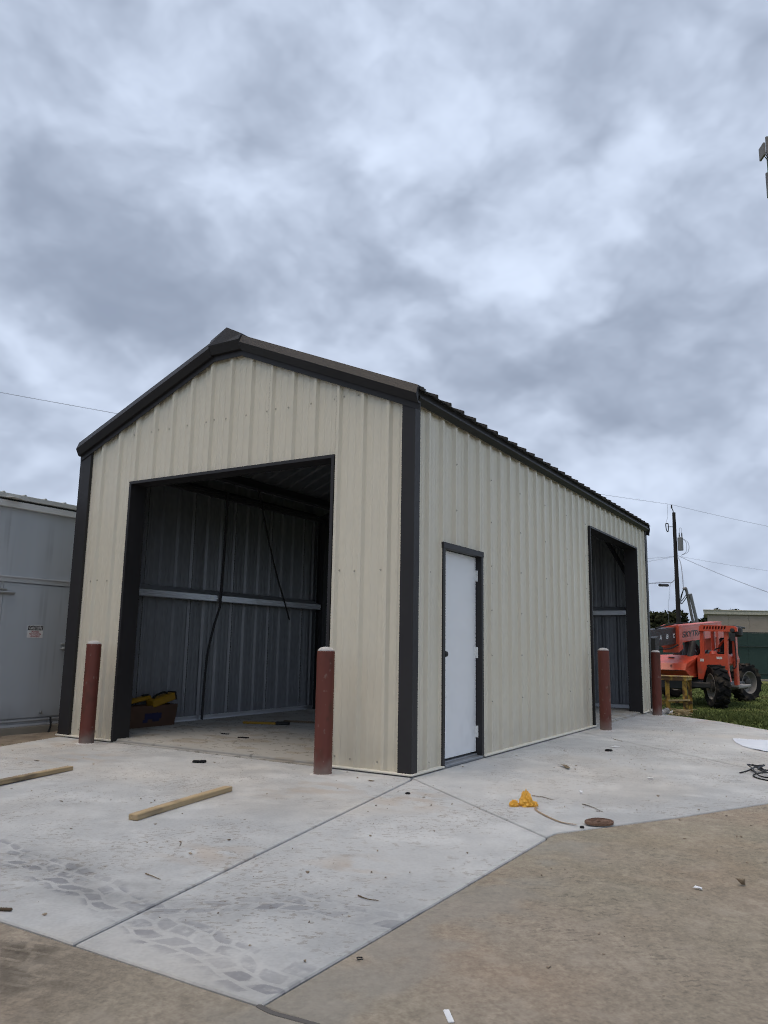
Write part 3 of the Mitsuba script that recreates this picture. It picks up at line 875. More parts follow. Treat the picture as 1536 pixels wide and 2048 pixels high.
# fine dark seams where panels lap
seams = []
for k in range(0, 31):
    y = 0.324 + k * PITCH + 0.046
    if k % 3 == 2:
        for z0_, z1_ in ([(0.03, 3.52)] if not (SO[0] < y < SO[1] or DO[0] < y < DO[1]) else [((SO if y > 3 else DO)[2] + 0.015, 3.52)]):
            seams.append(bx(-0.0318, -0.0290, y - 0.0025, y + 0.0025, z0_, z1_))
k = add('lap_seams', cat(seams), 'm_dark_gap', shed + '__eave_wall'); tag(k, kind='stuff')
ins = []
for k in range(11):
    y = L - (0.31 - 0.045 + k * 3 * PITCH)
    if 0.2 < y < L - 0.2: ins.append(bx(-W + 0.0335, -W + 0.036, y - 0.004, y + 0.004, 0.11, 3.5))
k = add('lap_seams', cat(ins), 'm_dark_gap', shed + '__eave_wall_001'); tag(k, kind='stuff')
ins = []
for k in range(5):
    x = -(0.30 - 0.045 + k * 3 * PITCH)
    if -W + 0.2 < x < -0.2: ins.append(bx(x - 0.004, x + 0.004, L - 0.036, L - 0.0335, 0.11, 3.6))
k = add('lap_seams', cat(ins), 'm_dark_gap', shed + '__gable_wall_001'); tag(k, kind='stuff')
# a scuffed hole in the siding beside the side bay
add('dent', mv(rot(lathe([(0, 0), (0.03, 0), (0.022, 0.004), (0, 0.003)], 9), 90, [0, 1, 0]), -0.030, 5.56, 0.705), 'm_dark_gap', shed)

# cable that hangs loose from the roof into the front bay
single('hanging_cable', 'black cable hanging loose from the shed roof inside the front bay', 'cable',
       tube(bez((-4.55, 3.02, 3.62), (-4.52, 3.20, 3.05), (-4.48, 3.45, 2.35), (-4.44, 3.70, 1.78), (-4.43, 3.80, 1.56), n=8), 0.012, 8), 'm_black', smooth=40)

# ------------------------------------------------------------------ bollards
for (x, y, h_, lean, lab) in ((-4.140, -0.248, 1.13, 0.4, 'rusty red pipe bollard at the outer jamb of the front bay, near the grey enclosure'),
                              (-0.730, -0.347, 1.112, -0.2, 'rusty red pipe bollard at the inner jamb of the front bay, nearest the shed corner'),
                              (0.271, 5.381, 1.155, -0.3, 'rusty red pipe bollard standing between the white door and the side bay'),
                              (0.299, 8.654, 1.135, 0.5, 'rusty red pipe bollard at the far back corner, before the yellow stand')):
    t = thing('bollard', lab, 'bollard', 'rusty red bollards around the shed')
    r = 0.084
    ps = lathe([(r + 0.002, 0.0), (r, 0.02), (r, h_ - 0.004), (r - 0.004, h_), (r - 0.012, h_)], 40)
    cp = lathe([(r - 0.012, h_ - 0.004), (r - 0.006, h_ + 0.006), (r - 0.02, h_ + 0.022), (r * 0.55, h_ + 0.034), (r * 0.25, h_ + 0.039), (0, h_ + 0.040)], 40)
    cp.vertices += 0.004 * (meshkit.fbm(cp.vertices * 40 + x, 3)[:, None] - 0.5)
    gr = lathe([(r + 0.035, 0.0), (r + 0.030, 0.004), (r + 0.001, 0.010)], 40)
    gr.vertices[:, :2] *= (1 + 0.10 * (meshkit.fbm(gr.vertices * 14 + x, 3)[:, None] - 0.5))
    for nm, m, mm in (('pipe', ps, 'm_primer'), ('concrete_cap', cp, 'm_cap'), ('grout_ring', gr, 'm_cap')):
        if nm != 'grout_ring': m = rot(m, lean, [0.3, 1, 0])
        add(nm, mv(m, x, y, 0), mm, t, smooth=35)

# ------------------------------------------------------------------ lumber


def board(p0, p1, w, h, z=0.002, seed=0):
    p0, p1 = np.array(p0, float), np.array(p1, float)
    Ln = np.linalg.norm(p1 - p0); d = (p1 - p0) / Ln; s = np.array([-d[1], d[0]])
    m = bx(0, Ln, -w / 2, w / 2, 0, h, 0.004)
    m = m.subdivide_to_size(0.12)
    v = m.vertices
    v[:, 2] += 0.006 * np.sin(v[:, 0] / Ln * np.pi) * (seed % 2)
    v[:, 1] += 0.008 * np.sin(v[:, 0] / Ln * 3 + seed)
    m.vertices = np.c_[p0[0] + v[:, 0] * d[0] + v[:, 1] * s[0], p0[1] + v[:, 0] * d[1] + v[:, 1] * s[1], v[:, 2] + z]
    return m


single('timber_board', 'whole length of pale timber lying in the middle of the apron before the front bay', 'timber', board((-0.640, -2.63), (-0.850, -1.47), 0.072, 0.038, seed=0), 'm_wood')
single('timber_board', 'pale timber board running out of the picture beside the grey enclosure', 'timber', board((-2.28, -3.15), (-2.70, -1.56), 0.068, 0.036, seed=1), 'm_wood')
single('wooden_stake', 'short dark wooden stake lying at the front edge of the apron', 'stake', board((0.17, -4.215), (0.315, -4.13), 0.016, 0.012, seed=2), 'm_twig')

# ------------------------------------------------------------------ small things on the ground
# crumpled bag
def crumple(r, h, seed, point):
    m = trimesh.creation.icosphere(subdivisions=3, radius=1.0)
    v = m.vertices.copy()
    n1 = np.abs(meshkit.fbm(v * 1.6 + seed, 2) - 0.5) * 2
    n2 = np.abs(meshkit.noise(v * 3.6 + 2 * seed) - 0.5) * 2
    v = v * (0.72 + 0.55 * n1 - 0.22 * (1 - n2) ** 2)[:, None]
    up = np.clip(v[:, 2], -0.35, None) + 0.35
    taper = 1 - point * np.clip(up / 1.5, 0, 1)
    return quads(np.c_[v[:, 0] * r * taper, v[:, 1] * r * taper, up / 1.45 * h], m.faces)


bag = cat(mv(crumple(0.082, 0.155, 4.0, 0.75), 0.02, 0, 0.001), mv(crumple(0.050, 0.062, 9.0, 0.2), -0.075, -0.02, 0.001), mv(crumple(0.045, 0.05, 6.0, 0.1), 0.075, -0.01, 0.001))
single('crumpled_bag', 'crumpled orange-yellow plastic bag lying on the apron beyond the corner slab', 'bag', mv(rotz(bag, 31), 1.31, -0.60, 0), 'm_orange_bag')


def ribbon(pts, w, th=0.0015):
    P = np.asarray(pts, float)
    T = np.gradient(P, axis=0); T /= np.linalg.norm(T, axis=1, keepdims=True)
    S = np.cross(T, [0, 0, 1]); S /= np.linalg.norm(S, axis=1, keepdims=True) + 1e-9
    n_ = len(P)
    V = np.vstack([P - S * w / 2, P + S * w / 2, P - S * w / 2 + [0, 0, th], P + S * w / 2 + [0, 0, th]])
    F = []
    for i in range(n_ - 1):
        a, b, c, d = i, i + n_, i + 2 * n_, i + 3 * n_
        for q in ((a, a + 1, b + 1, b), (c, d, d + 1, c + 1), (a, c, c + 1, a + 1), (b, b + 1, d + 1, d)):
            F += [[q[0], q[1], q[2]], [q[0], q[2], q[3]]]
    return quads(V, F)


single('strap_scrap', 'long curled brown strap scrap lying between the orange bag and the coil', 'strap', ribbon(bez((1.425, -0.61, 0.012), (1.44, -0.69, 0.004), (1.56, -0.84, 0.006), (1.72, -0.98, 0.004), (1.85, -1.03, 0.010), n=8), 0.018), 'm_strap')
sp = [(0.012 + (0.074 + 0.006 * math.sin(i * 0.21)) * i / 260, i / 260 * 15 * 2 * math.pi) for i in range(261)]
coil = cat(ribbon([(r * math.cos(a), r * math.sin(a), 0.004 + 0.004 * math.sin(a + r * 60)) for r, a in sp], 0.0052, 0.014))
def cwarp(m):
    m = m.copy(); v = m.vertices.copy()
    a = np.arctan2(v[:, 1], v[:, 0]); r = np.hypot(v[:, 0], v[:, 1])
    k = 1 + 0.10 * np.sin(2 * a + 0.6) + 0.07 * np.sin(3 * a + 2)
    m.vertices = np.c_[v[:, 0] * k * 1.05, v[:, 1] * k * 0.86, v[:, 2] + 0.012 * np.maximum(0, np.sin(a + 0.8)) * r / 0.09]
    return m


single('strapping_coil', 'flat brown coil of wound strapping at the edge of the apron', 'coil', mv(rotz(cwarp(coil), 25), 1.965, -0.90, 0.004), 'm_coil')
# tangled black cord
cp = []
r2 = np.random.default_rng(3)
ctl = [(2.47, 2.16, 0.01), (2.52, 2.24, 0.02), (2.56, 2.33, 0.04), (2.50, 2.52, 0.05), (2.56, 2.62, 0.03), (2.66, 2.50, 0.06), (2.62, 2.28, 0.05), (2.70, 2.22, 0.03), (2.62, 2.42, 0.05), (2.55, 2.45, 0.06), (2.66, 2.38, 0.03), (2.85, 2.55, 0.01), (3.02, 2.55, 0.008),
       (2.98, 2.30, 0.008), (2.72, 2.20, 0.03), (2.60, 2.10, 0.012), (2.66, 1.92, 0.008), (2.85, 1.80, 0.008), (3.05, 1.85, 0.008), (3.1, 2.1, 0.008), (2.9, 2.05, 0.02), (2.68, 2.02, 0.012), (2.58, 2.25, 0.05), (2.64, 2.48, 0.05), (2.58, 2.56, 0.03), (2.54, 2.40, 0.02), (2.60, 2.30, 0.01)]
single('tangled_cord', 'tangle of thin black cord lying on the joint of the far slab', 'cord', tube(bez(*ctl, n=8), 0.007, 6), 'm_black', smooth=40)
# plastic sheet
sh_poly = Polygon([(1.98, 5.44), (2.06, 5.02), (2.20, 4.62), (2.38, 4.32), (2.62, 4.08), (3.05, 3.95), (3.35, 4.5), (3.1, 5.3), (2.6, 5.72), (2.3, 5.55)])
vv, ff = trimesh.creation.triangulate_polygon(sh_poly.segmentize(0.08), engine='earcut')
sm_ = quads(np.c_[vv, np.zeros(len(vv))], ff)
for _ in range(4): sm_ = sm_.subdivide() if len(sm_.faces) < 6000 else sm_
v = sm_.vertices
v[:, 2] = 0.006 + 0.035 * np.maximum(0, meshkit.fbm(np.c_[v[:, 0] * 2.2, v[:, 1] * 4.5, 0 * v[:, 0]], 4) - 0.42)
if sm_.face_normals[:, 2].mean() < 0: sm_.invert()
lo = sm_.copy(); lo.vertices[:, 2] -= 0.002; lo.invert()
single('plastic_sheet', 'crumpled white plastic sheet spread on the apron near the lawn', 'sheet', cat(sm_, lo), 'm_sheet', smooth=True)


def shard(x, y, lx, ly, lz, ang, seed, z=0.0, tilt=8):
    r_ = np.random.default_rng(seed)
    p = r_.uniform(-1, 1, (14, 3)) * [lx / 2, ly / 2, lz / 2]
    m = trimesh.convex.convex_hull(p)
    m = rotz(rot(m, tilt, [1, 0.4, 0]), ang)
    m.apply_translation([x, y, z - m.bounds[0][2] + 0.0005])
    return m


single('rubber_scrap', 'black curved rubber scrap on the apron before the front bay', 'scrap', mv(rotz(cat(bx(-0.075, 0.0, -0.022, 0.022, 0.0, 0.022, 0.006), bx(0.0, 0.06, -0.02, 0.024, 0.004, 0.026, 0.006)), 20), -2.09, -0.52, 0.001), 'm_rubber')
single('plastic_offcut', 'white plastic offcut lying on the old pavement nearest the viewer', 'offcut', mv(rotz(bx(-0.042, 0.042, -0.010, 0.010, 0, 0.006, 0.002), -52), 2.355, -3.955, -0.003), 'm_white_plastic')
single('paper_scrap', 'small white paper scrap on the brown pavement, nearer the apron', 'scrap', shard(2.79, -2.05, 0.05, 0.035, 0.014, 20, 4), 'm_white_plastic')
single('paper_scrap', 'small white and brown scrap standing on the brown pavement, close to the picture edge', 'scrap', shard(2.965, -1.84, 0.045, 0.04, 0.04, 70, 6), 'm_dry_leaf')
single('foam_scrap', 'small white foam scrap on the apron midway between the orange bag and the cord tangle', 'scrap', shard(1.81, 1.29, 0.085, 0.03, 0.016, 160, 8), 'm_white_plastic')
single('foam_scrap', 'tiny white foam crumb just behind the orange bag', 'scrap', shard(1.51, 0.18, 0.03, 0.025, 0.02, 20, 9), 'm_white_plastic')
single('flat_scrap', 'thin pale packaging scrap on the apron in front of the side bay bollard', 'scrap', shard(0.91, 3.49, 0.16, 0.07, 0.008, 70, 10), 'm_white_plastic')
single('rubber_grommet', 'round black rubber grommet on the apron before the side bay', 'grommet', mv(lathe([(0.022, 0), (0.042, 0.0), (0.044, 0.01), (0.036, 0.018), (0.022, 0.014), (0.022, 0)], 24), 0.95, 3.05, 0.001), 'm_rubber', smooth=40)
single('rubber_plug', 'small black rubber plug at the shed corner where the joints meet', 'plug', mv(lathe([(0, 0), (0.020, 0.0), (0.022, 0.006), (0.016, 0.012), (0, 0.012)], 20), 0.37, -0.71, 0.001), 'm_rubber', smooth=40)
single('rubber_plug', 'small black rubber plug beside the brown strapping coil', 'plug', mv(lathe([(0, 0), (0.014, 0.0), (0.016, 0.006), (0.010, 0.012), (0, 0.012)], 20), 1.90, -1.06, 0.001), 'm_rubber', smooth=40)
lf = ribbon(bez((0.84, 1.55, 0.006), (0.92, 1.50, 0.022), (0.99, 1.42, 0.010), (1.02, 1.34, 0.016), n=5), 0.05)
w_ = np.sin(np.linspace(0.15, np.pi - 0.15, len(lf.vertices) // 4))
cen = (lf.vertices[:len(w_)] + lf.vertices[len(w_):2 * len(w_)]) / 2
for q in range(4):
    i0 = q * len(w_); lf.vertices[i0:i0 + len(w_)] = cen + (lf.vertices[i0:i0 + len(w_)] - cen) * w_[:, None]
single('dead_leaf', 'curled dead brown leaf on the apron out from the white door', 'leaf', lf, 'm_dry_leaf')
single('plastic_clip', 'bent dark clip lying on the apron edge near the front corner', 'clip', tube(bez((1.868, -3.712, 0.002), (1.856, -3.73, 0.005), (1.868, -3.742, 0.004), (1.882, -3.728, 0.004), n=6), 0.0022, 6), 'm_black')
TW = [((1.22, -0.18), (1.31, -0.20), (1.42, -0.25)), ((1.66, -0.27), (1.76, -0.36), (1.87, -0.47)), ((0.66, 4.33), (0.72, 4.22), (0.83, 4.13)), ((0.02, -2.85), (0.06, -2.88), (0.10, -2.93)), ((0.36, -3.42), (0.42, -3.44), (0.50, -3.45)), ((1.45, -3.10), (1.52, -3.13), (1.57, -3.11))]
for i, q in enumerate(TW):
    labs = ['thin bent twig behind the orange bag', 'straight dry twig beyond the brown coil', 'split twig at the foot of the side bay bollard', 'thin pale twig on the big front slab', 'dark straight twig across the middle of the front slab', 'short twig on the corner slab near the pavement edge']
    single('twig', labs[i], 'twig', tube(bez(*[(x, y, 0.0035 + 0.004 * (j == 1)) for j, (x, y) in enumerate(q)], n=5), np.linspace(0.0035, 0.0018, 11), 5), 'm_twig', smooth=50)
single('straw_clump', 'clump of dry straw and grass roots at the apron edge by the yellow stand', 'straw',
       cat([tube(bez((0.62 + 0.09 * r2.normal(), 8.96 + 0.07 * r2.normal(), 0.01), (0.64 + 0.09 * r2.normal(), 8.96 + 0.07 * r2.normal(), 0.05 + 0.07 * r2.random()), (0.66 + 0.12 * r2.normal(), 8.97 + 0.08 * r2.normal(), 0.02 + 0.10 * r2.random()), n=4), 0.006, 5) for _ in range(30)]), 'm_straw')
single('concrete_rubble', 'small heap of pale concrete rubble beside the far bollard', 'rubble', cat([shard(0.30 + 0.16 * r2.normal(), 9.16 + 0.09 * r2.normal(), 0.16, 0.14, 0.09, 40 * i, 50 + i) for i in range(9)]), 'm_cap')

# crumbs, chips and bits of bark over the slabs
bits = []
for i in range(440):
    zone = rng.random()
    if zone < 0.45: x, y = rng.uniform(-4.4, 1.75), rng.uniform(-4.1, -0.1)
    elif zone < 0.85: x, y = rng.uniform(0.1, 3.6), rng.uniform(-1.2, 8.6)
    else: x, y = rng.uniform(1.9, 4.2), rng.uniform(-4.6, 0.5)
    inside = APRON.buffer(-0.06).contains(shapely.geometry.Point(x, y)); onpav = pb.contains(shapely.geometry.Point(x, y))
    if not (inside or onpav): continue
    s = 0.004 + 0.011 * rng.random() ** 2.2
    el = 1 + 3.2 * rng.random() ** 2
    bits.append(shard(x, y, s * el, s, s * 0.7, rng.uniform(0, 180), 1000 + i, 0.0 if inside else -0.004))
single('debris', 'scattered crumbs, bark chips and dry bits on the concrete', 'debris', cat(bits), 'm_bits', kind='stuff')

# ------------------------------------------------------------------ inside the shed
bxk = thing('cardboard_box', 'open cardboard box with a dark blue print inside the front bay', 'box')
# local: open box with flared front flap
cx, cy = -4.80, 1.215
fl_ = 0.036
walls = cat(bx(-0.42, 0.42, -0.10, -0.094, 0, 0.28), bx(-0.42, 0.42, 0.094, 0.10, 0, 0.28), bx(-0.42, -0.414, -0.094, 0.094, 0, 0.28), bx(0.414, 0.42, -0.094, 0.094, 0, 0.28), bx(-0.41, 0.41, -0.09, 0.09, 0.0, 0.006))
walls.vertices[:, :2] *= (1 + 0.11 * walls.vertices[:, 2:3] / 0.3)
M_ = lambda m: mv(rotz(m, 88), cx, cy, fl_)
add('carton', M_(walls), 'm_cardboard', bxk)
pr = cat(bx(-0.10, 0.17, -0.1045, -0.102, 0.10, 0.18), bx(-0.13, -0.05, -0.1040, -0.102, 0.06, 0.0995), bx(0.03, 0.14, -0.1040, -0.102, 0.07, 0.0995))
pr.vertices[:, :2] *= (1 + 0.11 * pr.vertices[:, 2:3] / 0.3)
add('print', M_(pr), 'm_blue_print', bxk)
tl = thing('yellow_tool', 'yellow and black boxed tool lying tilted on the cardboard box', 'tool')
tm = lambda m: M_(mv(rot(m, -14, [0, 1, 0]), 0.20, -0.05, 0.345))
add('case', tm(bx(-0.19, 0.20, -0.08, 0.08, -0.05, 0.05, 0.012)), 'm_yellow_tool', tl)
add('end_cap', tm(bx(0.203, 0.225, -0.085, 0.085, -0.058, 0.06, 0.01)), 'm_black', tl)
add('handle', tm(tube(bez((-0.12, 0, 0.052), (-0.07, 0, 0.082), (0.07, 0, 0.085), (0.13, 0, 0.052), n=6), 0.014, 8)), 'm_black', tl)
tl2 = thing('yellow_case', 'long flat yellow case propped across the back of the cardboard box', 'case')
tm2 = lambda m: M_(mv(rot(m, -9, [0, 1, 0]), -0.16, 0.03, 0.350))
add('shell', tm2(bx(-0.30, 0.22, -0.06, 0.06, -0.025, 0.025, 0.01)), 'm_yellow_tool', tl2)
add('latch', tm2(bx(0.12, 0.20, -0.03, 0.03, 0.027, 0.045, 0.004)), 'm_black', tl2)
lv = thing('spirit_level', 'flat yellow level with a black end lying on the shed floor', 'level')
lm = lambda m: mv(rotz(m, 22), -3.78, 2.50, 0.037)
add('beam', lm(bx(-0.32, 0.16, -0.03, 0.03, 0, 0.03, 0.004)), 'm_yellow_tool', lv)
add('end_block', lm(bx(0.163, 0.36, -0.035, 0.035, 0, 0.045, 0.01)), 'm_black', lv)
single('floor_plank', 'thin dark plank lying on the shed floor behind the yellow level', 'plank', mv(rotz(bx(-0.9, 0.9, -0.02, 0.02, 0, 0.02, 0.003), 14), -2.95, 3.2, 0.038), 'm_twig')
single('black_scrap', 'thin black scrap on the shed floor, nearer the shed corner bollard', 'scrap', mv(rotz(bx(-0.07, 0.07, -0.015, 0.015, 0, 0.012, 0.004), 18), -2.92, 1.06, 0.037), 'm_rubber')
single('black_scrap', 'thin black scrap on the shed floor, nearer the cardboard box', 'scrap', mv(rotz(bx(-0.06, 0.06, -0.012, 0.012, 0, 0.010, 0.004), 10), -3.36, 1.22, 0.037), 'm_rubber')

# ------------------------------------------------------------------ grey enclosure at the left
en = thing('generator_enclosure', 'grey sheet metal generator enclosure with lift-latch doors beside the shed', 'enclosure')
EX = -5.8
add('wall', cat(bx(-8.6, EX, -3.6, 4.4, 0.09, 2.86)), 'm_enclosure', en)
tag(en + '__roof', 'pale ribbed roof edge')
add('fascia', cat(bx(-8.7, EX + 0.055, -3.7, 4.5, 2.862, 2.945, 0.004)), 'm_enclosure_fascia', en)
add('gutter', bx(-8.66, EX + 0.03, -3.66, 1.02, 2.946, 2.972), 'm_machine_dark', en)
rf = [bx(-8.72, EX + 0.07, -3.72, 4.52, 2.973, 3.035, 0.003)]
rf += [extr([(-0.022, 0), (-0.008, 0.016), (0.008, 0.016), (0.022, 0)], -8.72, EX + 0.07, [[0, 1, 0], [0, 0, 1], [1, 0, 0]]) for _ in range(1)]
ribs = []
for i in range(27):
    ribs.append(mv(rf[1], 0, -3.6 + i * 0.3048, 3.035))
add('roof', cat(rf[0], ribs), 'm_enclosure_roof', en)
add('tab', mv(rotz(bx(-0.02, 0.10, -0.10, 0.10, 0, 0.012), 18), EX + 0.05, -0.42, 2.975), 'm_enclosure_fascia', en)
add('drip_rail', cat(bx(EX, EX + 0.05, -1.55, 4.3, 1.955, 1.975, 0.003), bx(EX, EX + 0.035, -1.55, 4.3, 1.90, 1.955)), 'm_enclosure_trim', en)
for y0, y1 in ((-1.44, -0.43), (-0.405, 0.625)):
    d = f'{en}__door' if y0 < -1 else f'{en}__door_001'
    scene[d] = mikit.ply(bx(EX + 0.001, EX + 0.026, y0 + 0.012, y1 - 0.012, 0.165, 1.885, 0.003), 'm_enclosure')
    add('door_frame', cat(bx(EX + 0.001, EX + 0.02, y0 - 0.012, y0 + 0.004, 0.145, 1.899), bx(EX + 0.001, EX + 0.02, y1 - 0.004, y1 + 0.012, 0.145, 1.899), bx(EX + 0.001, EX + 0.022, y0 - 0.012, y1 + 0.012, 0.125, 0.145)), 'm_enclosure_trim', en)
add('latch', cat(bx(EX + 0.028, EX + 0.05, 0.50, 0.66, 1.10, 1.13, 0.006), bx(EX + 0.028, EX + 0.06, 0.52, 0.60, 1.03, 1.075, 0.01), tube([(EX + 0.03, 0.50, 1.05), (EX + 0.055, 0.54, 1.05), (EX + 0.055, 0.66, 1.05)], 0.014, 8)), 'm_steel', en + '__door_001')
add('lock', mv(rot(lathe([(0, 0), (0.022, 0), (0.022, 0.012), (0.015, 0.03), (0, 0.032)], 16), 90, [0, 1, 0]), EX + 0.026, 0.29, 0.225), 'm_steel', en + '__door_001', smooth=40)
add('latch', cat(bx(EX + 0.028, EX + 0.06, -0.56, -0.25, 1.735, 1.775, 0.012), bx(EX + 0.028, EX + 0.05, -0.52, -0.36, 1.785, 1.81, 0.006)), 'm_steel', en + '__door')
add('lock', mv(rot(lathe([(0, 0), (0.022, 0), (0.022, 0.012), (0.015, 0.03), (0, 0.032)], 16), 90, [0, 1, 0]), EX + 0.026, -0.46, 0.225), 'm_black', en + '__door', smooth=40)
add('skid_rail', cat(bx(-8.58, EX + 0.012, -3.58, 4.38, 0.055, 0.088, 0.004)), 'm_enclosure_trim', en)
add('base_pad', cat(bx(-8.7, EX + 0.02, -3.7, 4.5, -0.2, 0.054, 0.01)), 'm_old_concrete', en)
add('drain_hose', tube(bez((EX + 0.03, 0.445, 0.15), (EX + 0.05, 0.45, 0.06), (EX + 0.05, 0.43, -0.02), (EX + 0.06, 0.40, -0.085), n=6), 0.012, 8), 'm_black', en, smooth=40)
sg = en + '__caution_sign'
sy0, sy1, sz0, sz1 = -0.008, 0.222, 1.190, 1.352
scene[sg] = mikit.ply(bx(EX + 0.0265, EX + 0.029, sy0, sy1, sz0, sz1), 'm_sign_white')
tag(sg, 'caution notice with a black heading band')
add('band', bx(EX + 0.029, EX + 0.0305, sy0 + 0.006, sy1 - 0.006, sz1 - 0.062, sz1 - 0.006), 'm_black', sg)


def wall_text(t, yc, zc, h_, wmax, x, d=0.0015, bold=True):
    m = meshkit.text_mesh(t, h_, d, bold)
    b = m.bounds
    m.apply_translation([-(b[0][0] + b[1][0]) / 2, -(b[0][1] + b[1][1]) / 2, 0])
    sx = min(1.0, wmax / (b[1][0] - b[0][0])) if wmax > 0 else 1.0
    v = m.vertices
    m.vertices = np.c_[x + v[:, 2], yc + v[:, 0] * sx, zc + v[:, 1]]
    return m


ym = (sy0 + sy1) / 2
add('lettering', wall_text('CAUTION', ym, sz1 - 0.034, 0.036, 0.19, EX + 0.0305), 'm_sign_white', sg)
add('lettering', cat(wall_text('HEARING', ym, sz1 - 0.083, 0.020, 0.11, EX + 0.029), wall_text('PROTECTION', ym, sz1 - 0.112, 0.020, 0.165, EX + 0.029), wall_text('REQUIRED', ym, sz1 - 0.141, 0.020, 0.14, EX + 0.029)), 'm_sign_red', sg)

# ------------------------------------------------------------------ telehandler
th = thing('telehandler', 'orange telehandler with lowered boom and open cab parked on the lawn', 'telehandler')
TO = np.array([0.235, 16.0, -0.30])
TM = np.array([[0.9975, -0.0715, 0], [0.0715, 0.9975, 0], [0, 0, 1.0]])     # rows: local axes in the world


def TW_(m):
    m = m.copy(); m.vertices = TO + m.vertices @ TM
    return m


def tadd(nm, m, mm, parent=th, smooth=False):
    return add(nm, TW_(m), mm, parent, smooth)


BX0, BX1 = -1.17, -0.80


def sloped(x0, x1, y0, y1, zb0, zt0, zb1, zt1):
    V = [(x0, y0, zb0), (x1, y0, zb0), (x1, y1, zb1), (x0, y1, zb1), (x0, y0, zt0), (x1, y0, zt0), (x1, y1, zt1), (x0, y1, zt1)]
    return trimesh.convex.convex_hull(np.array(V, float))


tb = th + '__boom'
tadd('outer_section', cat(sloped(BX0, BX1, -0.24, 4.65, 1.69, 2.13, 1.96, 2.40), sloped(BX0 - 0.012, BX1 + 0.012, -0.24, 4.65, 2.115, 2.14, 2.385, 2.412), sloped(BX0 - 0.012, BX1 + 0.012, -0.24, 4.0, 1.68, 1.70, 1.92, 1.94)), 'm_orange', tb)
tadd('collar', cat(sloped(BX0 - 0.05, BX1 + 0.05, -0.56, -0.26, 1.56, 2.13, 1.60, 2.16), sloped(BX0 - 0.02, BX1 + 0.02, -0.55, -0.10, 1.42, 1.56, 1.52, 1.62)), 'm_orange', tb)
tadd('inner_section', cat(sloped(BX0 + 0.035, BX1 - 0.035, -2.25, -0.55, 1.56, 1.97, 1.655, 2.065), sloped(BX0 + 0.03, BX1 - 0.03, -2.25, -0.55, 1.965, 1.985, 2.06, 2.08)), 'm_boom_black', tb)
tadd('head', cat(sloped(BX0 + 0.01, BX1 - 0.01, -3.1, -2.25, 1.46, 1.93, 1.50, 2.0), sloped(BX0 - 0.25, BX1 + 0.25, -3.4, -3.1, 1.2, 1.75, 1.25, 1.8)), 'm_boom_black', tb)
tadd('hose', cat(tube(bez((BX1 - 0.02, -2.4, 2.0), (BX1 - 0.06, -1.4, 2.10), (BX1 - 0.05, -0.3, 2.19), (BX1 - 0.1, 0.8, 2.24), n=6), 0.022, 6), tube(bez((BX1 - 0.02, -2.3, 1.50), (BX1 + 0.03, -1.4, 1.52), (BX1 + 0.02, -0.6, 1.62), n=6), 0.02, 6)), 'm_rubber', tb, smooth=40)
sl_b = math.atan(0.27 / 4.89)


def boom_text(t, y, z, h_, length):
    m = meshkit.text_mesh(t, h_, 0.004, True)
    b = m.bounds
    m.apply_translation([-b[0][0], -b[0][1], 0])
    sx = length / (b[1][0] - b[0][0]); sy_ = h_ / (b[1][1] - b[0][1])
    v = m.vertices
    a, bb = v[:, 0] * sx + v[:, 1] * 0.35, v[:, 1] * sy_
    return quads(np.c_[BX1 + 0.001 + v[:, 2], y + a * math.cos(sl_b) - bb * math.sin(sl_b), z + a * math.sin(sl_b) + bb * math.cos(sl_b)], m.faces)


tadd('lettering', boom_text('SKYTRAK', -0.08, 1.815, 0.165, 2.35), 'm_boom_black', tb)
for t_, y in (('A', -2.05), ('B', -1.46), ('C', -0.85)):
    m = boom_text(t_, y, 1.725 + 0.055 * (y + 2.05), 0.115, 0.16)
    m.vertices[:, 0] -= 0.034
    tadd('lettering', m, 'm_white_plastic', tb)
tadd('lift_cylinder', cat(tube([(-0.98, 0.25, 0.85), (-0.98, 1.3, 1.85)], 0.075, 12), tube([(-0.70, 0.2, 1.2), (-0.70, 0.6, 1.7)], 0.09, 12)), 'm_machine_dark', th, 30)
# cab
tc = th + '__cab'
CX0, CX1 = -0.40, 0.36


def post(pts, w, d):
    """A flat-sided post along a polyline in the x-z plane at y, thickness d."""
    return extr(LineString(pts).buffer(w / 2, cap_style=2, join_style=2), 0, d, XZY)


tadd('post', mv(post([(-0.345, 1.32), (-0.325, 2.04)], 0.10, 0.12), 0, 0.06, 0), 'm_orange', tc)
tadd('post', mv(post([(0.30, 0.68), (0.262, 0.95), (0.255, 1.40), (0.285, 2.02)], 0.085, 0.12), 0, 0.06, 0), 'm_orange', tc)
tadd('post', cat(bx(0.30, 0.40, 0.62, 0.86, 0.56, 1.95, 0.02), bx(0.28, 0.42, 0.60, 0.90, 1.20, 1.30, 0.01)), 'm_orange', tc)
tadd('post', bx(-0.40, -0.30, 1.35, 1.5, 1.3, 2.05, 0.02), 'm_orange', tc)
vis = Polygon([(-0.385, 2.0), (-0.375, 2.12), (-0.33, 2.165), (0.50, 2.135), (0.57, 2.10), (0.58, 1.99), (0.32, 1.985)])
for i in range(8):
    x = -0.275 + i * 0.074
    vis = vis.difference(Polygon([(x, 2.035), (x + 0.042, 2.035), (x + 0.060, 2.128), (x + 0.018, 2.128)]))
tadd('visor', extr(vis, 0.0, 0.09, XZY), 'm_orange', tc)
tadd('roof', cat(bx(-0.38, 0.50, 0.10, 1.50, 2.10, 2.15, 0.015), bx(-0.36, 0.48, 0.092, 0.10, 2.05, 2.11)), 'm_machine_dark', tc)
tadd('rear_shield', bx(0.36, 0.60, 0.35, 0.62, 1.86, 2.13, 0.05), 'm_machine_dark', tc)
